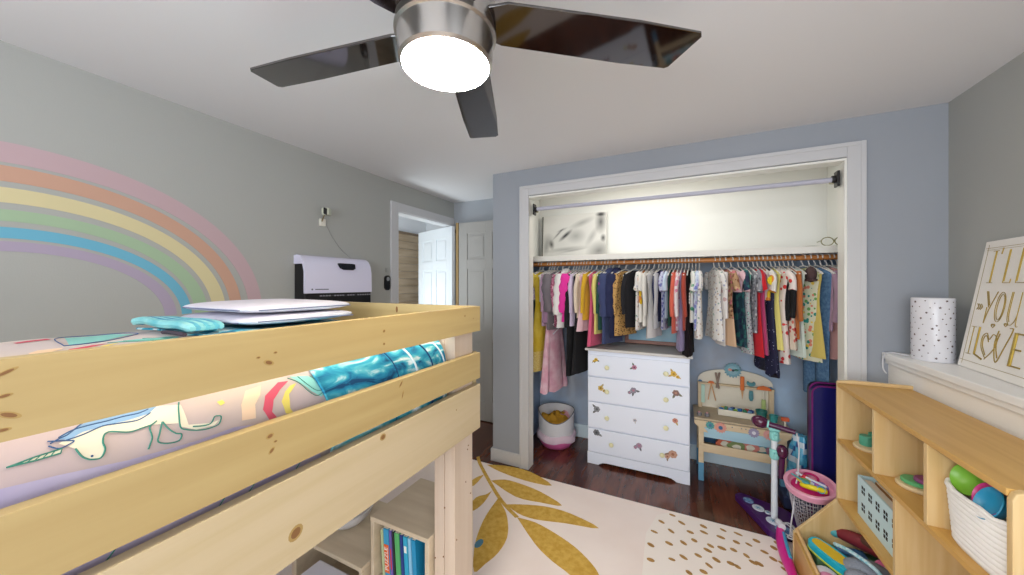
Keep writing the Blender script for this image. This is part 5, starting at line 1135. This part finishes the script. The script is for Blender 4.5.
def bowl_toy(name, lb, ct, c, r, cc, rot):
    t_ = thing(name, lb, ct, c, rot=rot, group='toys in the rope basket'); MB().lathe((0, 0, 0), [(.3*r, 0), (.8*r, .012), (r, .03), (.97*r, .032), (.75*r, .018), (.002, .008)], 28).build('dish', M('dish'+cc[1:], cc, .35), t_, smooth=True); return t_
bowl_toy('toy_dish', 'lime green round toy dish standing in white rope basket', 'toy', (.765, 1.455, .865), .043, '#7cb83a', (0, -1.25, .3))
bowl_toy('toy_dish', 'magenta toy dish behind the blue one in rope basket', 'toy', (.760, 1.365, .855), .042, '#d43a8c', (0, -1.2, .1))
bowl_toy('toy_dish', 'bright blue toy dish leaning at front of rope basket', 'toy', (.745, 1.335, .852), .045, '#2594c0', (0, -1.15, -.1))
t = thing('toy_teapot', 'red toy teapot with gold knob at back of rope basket', 'toy', (.80, 1.385, .872)); MB().ball((0, 0, .02), (.045, .055, .032), 18).build('pot', M('teapot_red', '#b01f38', .3), t, smooth=True); MB().ball((0, 0, .058), .010).build('lid_knob', M('gold_yellow', '#d0a838', .3), t, smooth=True); MB().tube(bez([(0, -.045, .02), (-.01, -.07, .035), (-.01, -.08, .05)], 4), .007, 8).build('spout', MATS['teapot_red'], t, smooth=True)
t = thing('toy_box', 'grey blue patterned toy packet low in the rope basket', 'toy', (.765, 1.30, .80), rot=(.2, -.5, .2)); MB().b2((-.03, -.03, -.02), (.03, .03, .03)).build('packet', M('packet_grey', '#8fa4b4', .4, noise=30, c2='#c4a07a'), t, bevel=.004); MB().b2((-.031, -.02, .0), (-.0302, .02, .02)).build('packet_print', M('packet_print', '#3c6f8c', .4), t)
t = thing('play_food', 'brown and white play food pieces in rope basket', 'toy', (.77, 1.42, .83), rot=(0, 0, 0)); MB().ball((0, 0, 0), (.03, .035, .02)).build('food_piece', M('food_cream', '#d9d0c0', .5), t, smooth=True); MB().ball((.03, -.03, .0), (.025, .03, .02)).build('food_piece', M('food_brown', '#7a4a34', .5), t, smooth=True)

# ================================================================ TOYS IN AND BY THE LOW BIN
def curvebody(b, pts, rr_, sq=.6, seg=14):
    b.tube(bez(pts, 5), rr_, seg)
t = thing('curved_toy', 'magenta curved toy with black end on rug edge', 'toy', (0, 0, 0))
b = MB(); pts = bez([(.508, 2.38, .07), (.495, 2.30, .055), (.488, 2.20, .045), (.488, 2.08, .042), (.482, 2.0, .042)], 5); rr = [.016+.010*math.sin(PI*min(1, k/18)) for k in range(len(pts))]
b.tube(pts, rr, 14); b.build('toy_body', M('toy_hot_magenta', '#cf1f8c', .3), t, smooth=True)
b = MB(); b.tube(bez([(.482, 2.0, .042), (.480, 1.97, .042), (.476, 1.93, .040)], 4), [.025]*7+[.025, .02], 14); b.build('end_cap', M('toy_black', '#20242e', .4), t, smooth=True)
b = MB(); b.tube(bez([(.512, 2.33, .078), (.505, 2.25, .072), (.500, 2.15, .066)], 5), .008, 8); b.build('blue_strip', M('toy_cyan', '#3f9fc8', .4), t, smooth=True)
b = MB(); b.tube(bez([(.508, 2.42, .08), (.51, 2.39, .088), (.512, 2.36, .09)], 4), .018, 12); b.build('white_knob', M('toy_white', '#e4e4ea', .4), t, smooth=True)
def inbin(name, lb, ct, c, mk, rot=(0, 0, 0)):
    t_ = thing(name, lb, ct, c, rot=rot, group='toys in the low bin'); mk(t_); return t_
def paddle(t_):
    q = smoothpoly([(0, -.095), (.028, -.085), (.04, -.045), (.04, .0), (.036, .05), (.022, .09), (-.022, .09), (-.036, .05), (-.04, .0), (-.04, -.045), (-.028, -.085)], 4)
    MB().prism(q, (0, 0, 0), (1, 0, 0), (0, 1, 0), .03).build('tray_body', M('toy_turquoise', '#23b4cf', .35), t_, bevel=.008, seg=3)
    MB().prism([(x_*.66, y_*.72+.015) for x_, y_ in q], (0, 0, .03), (1, 0, 0), (0, 1, 0), .004).build('inner_panel', M('toy_gold', '#d6b32a', .4), t_, bevel=.0015)
    MB().prism([(x_*1.06, y_*1.03) for x_, y_ in q], (0, 0, -.008), (1, 0, 0), (0, 1, 0), .008).build('lower_rim', M('toy_lemon', '#d6e04a', .4), t_, bevel=.002)
inbin('toy_tray', 'turquoise oval toy with yellow centre lying in low bin', 'toy', (.625, 2.03, .185), paddle, (.12, -.10, .70))
inbin('wooden_stick', 'long thin wooden stick leaning on the bin edge', 'stick', (.524, 2.15, .197), lambda t_: MB().tube([(0, 0, .02), (.01, -.32, -.004)], .0075, 10).build('stick_body', M('stick_wood', '#d9b27a', .5), t_, smooth=True))
def plush(t_):
    b = MB(); b.ball((0, 0, 0), (.085, .065, .042), 18); b.ball((-.05, -.07, .0), (.05, .04, .036), 14); b.build('plush_body', M('plush_grey', '#8c93a0', .95, bump=.4, bscale=120), t_, smooth=True)
    MB().tube(bez([(-.08, .09, .035), (-.05, .03, .055), (.0, -.05, .056), (.02, -.10, .035)], 5), .008, 8).build('ribbon', M('ribbon_aqua', '#7fc4d4', .5, noise=80, c2='#d8e8ee'), t_, smooth=True)
inbin('plush_toy', 'grey plush toy with aqua ribbon in low bin', 'soft toy', (.725, 1.985, .20), plush)
def boot(t_):
    MB().tube(bez([(-.10, .07, .0), (-.04, .04, .01), (.03, .0, .015), (.09, -.03, .01)], 4), [.018, .022, .026, .028, .03, .031, .032, .032, .032, .032, .03, .028, .024], 14).build('boot_body', M('boot_maroon', '#7d2430', .5), t_, smooth=True)
    MB().ball((-.10, .07, .0), (.034, .030, .026), 12).build('toe', M('boot_teal', '#4aa0a8', .5), t_, smooth=True)
    MB().ball((.03, .012, .03), (.055, .042, .026), 12).build('boot_cuff', M('boot_brown', '#5c3a2c', .6), t_, smooth=True)
inbin('toy_boot', 'maroon and brown toy boot with teal toe in low bin', 'toy', (.765, 2.105, .228), boot, (0, 0, -.2))
def cyl_(t_):
    MB().tube([(0, 0, 0), (.0, -.10, -.01)], .022, 18).build('tube_body', M('tube_pale_pink', '#e3bdc8', .5), t_, smooth=True); MB().tube([(0, .03, .002), (.0, -.0, 0)], .024, 18).build('tube_end', M('tube_pink', '#dc6ca0', .5), t_, smooth=True)
inbin('toy_tube', 'pale pink toy tube with darker pink end in low bin', 'toy', (.80, 2.03, .20), cyl_, (0, 0, .45))
inbin('toy_shoe', 'white and pink toy shoe at the bin front', 'toy', (.575, 1.93, .165), lambda t_: (MB().ball((0, 0, 0), (.045, .06, .028), 14).build('shoe_body', M('shoe_white', '#e2dee4', .5), t_, smooth=True), MB().ball((-.005, -.03, .012), (.034, .034, .022), 12).build('shoe_panel', M('shoe_pink', '#dc8cb0', .5), t_, smooth=True)))
inbin('toy_ball', 'orange toy ball at the back of low bin', 'toy', (.88, 2.13, .17), lambda t_: MB().ball((0, 0, 0), .032, 16).build('ball_body', M('ball_orange', '#c87a48', .5), t_, smooth=True))
inbin('cardboard_toy', 'blue and green toy blocks under the turquoise toy', 'toy', (.70, 2.10, .11), lambda t_: (MB().box((0, 0, 0), (.26, .14, .13)).build('block_body', M('cb_green', '#5a8a6a', .6), t_, bevel=.006), MB().box((.02, .03, .07), (.1, .05, .02)).build('block_stud', M('cb_blue', '#4a7ab0', .6), t_, bevel=.004)))
inbin('toy_car', 'orange and red toy car at right of the bin', 'toy', (.80, 1.80, .20), lambda t_: (MB().box((0, 0, 0), (.07, .10, .04)).build('car_body', M('car_orange', '#d86a3a', .4), t_, bevel=.01, seg=3), MB().box((0, 0, .03), (.05, .05, .03)).build('cabin', M('car_red', '#b8302c', .4), t_, bevel=.008, seg=3)))
inbin('toy_crate', 'tan toy box filling the middle of the low bin', 'toy', (.78, 1.88, .085), lambda t_: (MB().box((0, 0, 0), (.26, .24, .10)).build('crate_body', M('crate_tan', '#b89a78', .6), t_, bevel=.004), MB().box((0, 0, .052), (.22, .20, .004)).build('crate_lid', M('crate_lid', '#9a7f98', .6), t_)))

# grey sequin box at the shelf's near end
t = thing('sequin_box', 'grey glittery box with tan lid at the near end of shelf', 'box', (.72, .86, .001))
MB().b2((0, 0, 0), (.24, .335, .755)).build('box_body', M('sequin_grey', '#8f8c98', .35, .3, noise=90, c2='#c8c4cc'), t, bevel=.006); MB().b2((-.004, -.004, .755), (.244, .339, .775)).build('box_lid', M('lid_beige', '#c4ae92', .5), t, bevel=.004)

# ================================================================ ON THE LEDGE
lp = thing('star_lamp', 'white oval table lamp pierced with small stars on ledge', 'lamp', (1.056, 2.285, 1.078))
def ell(a, q=1): return (.066*q*math.cos(a), .074*q*math.sin(a))
b = MB(); zs = [0, .004, .10, .20, .284, .288]; qs = [.97, 1, 1, 1, 1, .97]; b.loft([[(*ell(2*PI*k/48, q), z) for k in range(48)] for q, z in zip(qs, zs)]); b.m(1)
rd = random.Random(8)
for row in range(11):
    for c_ in range(13):
        a = 2*PI*(c_+.5*(row % 2)+rd.uniform(-.25, .25))/13; z = .02+.025*row+rd.uniform(-.006, .006); r = (.0055 if (row+2*c_) % 3 == 0 else .0030)*rd.uniform(.85, 1.15)
        x_, y_ = ell(a, .999); n_ = Vector((math.cos(a)/.066, math.sin(a)/.074, 0)).normalized(); ex = Vector((0, 0, 1)).cross(n_)
        b.prism([((r if k % 2 == 0 else r*.5)*math.cos(PI*k/5+.3*row), (r if k % 2 == 0 else r*.5)*math.sin(PI*k/5+.3*row)) for k in range(10)] if r > .004 else [(r*.8*math.cos(PI*k/3), r*.8*math.sin(PI*k/3)) for k in range(6)], (x_, y_, z), ex, (0, 0, 1), .0009)
b.build('lamp_shade', [M('lamp_ceramic', '#dcdce2', .25), M('star_dark', '#5d4a48', .7)], lp, smooth=True)
b = MB(); b.tube(bez([(1.03, 2.32, 1.082), (.99, 2.36, 1.083), (.965, 2.41, 1.083), (.945, 2.425, 1.06), (.943, 2.425, 1.0), (.95, 2.41, .975)], 6), .003, 6)
tag(b.build('lamp_cord', M('cord_white2', '#d4d4d8', .4), smooth=True), 'white cord running from star lamp over the ledge edge', 'cord')
# sign
sg = thing('wall_sign', 'white canvas sign with gold hand lettering leaning on ledge', 'sign', (1.092, 2.20, 1.079))
ex = Vector((-.105, -.995, 0)).normalized(); up = Vector((.15, -.016, .988)).normalized(); nn = ex.cross(up).normalized()
Rm = Matrix((ex, up, nn)).transposed().to_4x4()
sg.rotation_euler = Rm.to_euler()
SW, SH = .50, .535
MB().b2((0, 0, -.018), (SW, SH, 0)).build('canvas', M('sign_white', '#f0ece6', .7), sg, bevel=.002)
gold = M('sign_gold', '#a08838', .4, .6)
b = MB()
for x_ in (.028, SW-.028): b.b2((x_-.0008, .015, .0001), (x_+.0008, SH-.015, .0008))
for y_ in (.03, SH-.03): b.b2((.012, y_-.0008, .0001), (SW-.012, y_+.0008, .0008))
for y_ in (SH-.038,): b.b2((.02, y_-.0006, .0001), (SW-.02, y_+.0006, .0008))
b.build('border', gold, sg)
def stroke(name, segs, wfat=.006, outline=False):
    b = MB()
    for s_ in segs:
        q = bez([(x_, y_, .0012) for x_, y_ in s_], 5) if len(s_) > 2 else [Vector((x_, y_, .0012)) for x_, y_ in s_]
        b.tube(q, wfat/2, 6)
    return b.build(name, gold, sg)
# I'LL
t_ = .0026
stroke('letter_I', [[(.085, .36), (.085, .49)], [(.068, .36), (.102, .36)], [(.068, .49), (.102, .49)], [(.090, .36), (.090, .49)]], t_)
stroke('apostrophe', [[(.125, .50), (.121, .475)]], t_*1.3)
stroke('letter_L', [[(.165, .49), (.165, .36), ], [(.171, .49), (.171, .366)], [(.165, .36), (.205, .36)], [(.205, .36), (.205, .375)]], t_)
stroke('letter_L', [[(.235, .49), (.235, .36), ], [(.241, .49), (.241, .366)], [(.235, .36), (.285, .36)], [(.285, .36), (.285, .375)]], t_)
stroke('letter_E', [[(.33, .49), (.33, .36)], [(.33, .49), (.37, .49)], [(.33, .425), (.36, .425)], [(.33, .36), (.37, .36)]], t_) if False else None
# YOU
stroke('letter_Y', [[(.088, .325), (.118, .26)], [(.096, .325), (.122, .268)], [(.155, .325), (.122, .25), (.108, .195)], [(.108, .26), (.108, .195)]], t_)
stroke('letter_O', [[(.185+.026*math.cos(a), .265+.058*math.sin(a)) for a in [2*PI*k/12 for k in range(13)]], [(.187+.018*math.cos(a), .265+.05*math.sin(a)) for a in [2*PI*k/12 for k in range(13)]]], t_*.8)
stroke('letter_U', [[(.235, .325), (.235, .24), (.248, .205), (.268, .205), (.285, .24), (.285, .325)], [(.242, .325), (.242, .245), (.252, .213)], [(.285, .325), (.287, .21), (.30, .20)]], t_*.8)
stroke('arrow_marks', [[(.045+.012*k, .272), (.055+.012*k, .26), (.045+.012*k, .248)] for k in range(3)], .0028); stroke('arrow_marks', [[(.345+.012*k, .272), (.335+.012*k, .26), (.345+.012*k, .248)] for k in range(3)], .0028)
# I LOVE
stroke('letter_I', [[(.058, .06), (.058, .175)], [(.043, .06), (.073, .06)], [(.043, .175), (.073, .175)]], t_)
stroke('letter_L', [[(.098, .178), (.098, .065)], [(.098, .065), (.15, .052)]], .007)
stroke('heart_O', [[(.165, .062), (.13, .10), (.125, .14), (.148, .158), (.168, .135), (.188, .158), (.212, .14), (.205, .10), (.165, .055)], [(.165, .072), (.138, .105), (.134, .135), (.15, .148), (.168, .125)]], t_*1.1)
stroke('letter_V', [[(.212, .175), (.205, .12), (.232, .055), (.262, .12), (.285, .185), (.268, .19)], [(.222, .165), (.214, .12), (.236, .072)]], t_*1.3)
stroke('letter_E', [[(.305, .178), (.305, .055)], [(.311, .178), (.311, .055)]], .008)
stroke('letter_E', [[(.305, .175), (.355, .175)], [(.305, .118), (.345, .118)], [(.305, .058), (.36, .058)]], .006)
stroke('small_hearts', [[(.165, .185), (.160, .193), (.166, .197), (.170, .192), (.176, .197), (.180, .192), (.17, .182)], [(.235, .197), (.231, .203), (.237, .206), (.240, .202), (.245, .206), (.248, .201), (.24, .194)]], .0028)
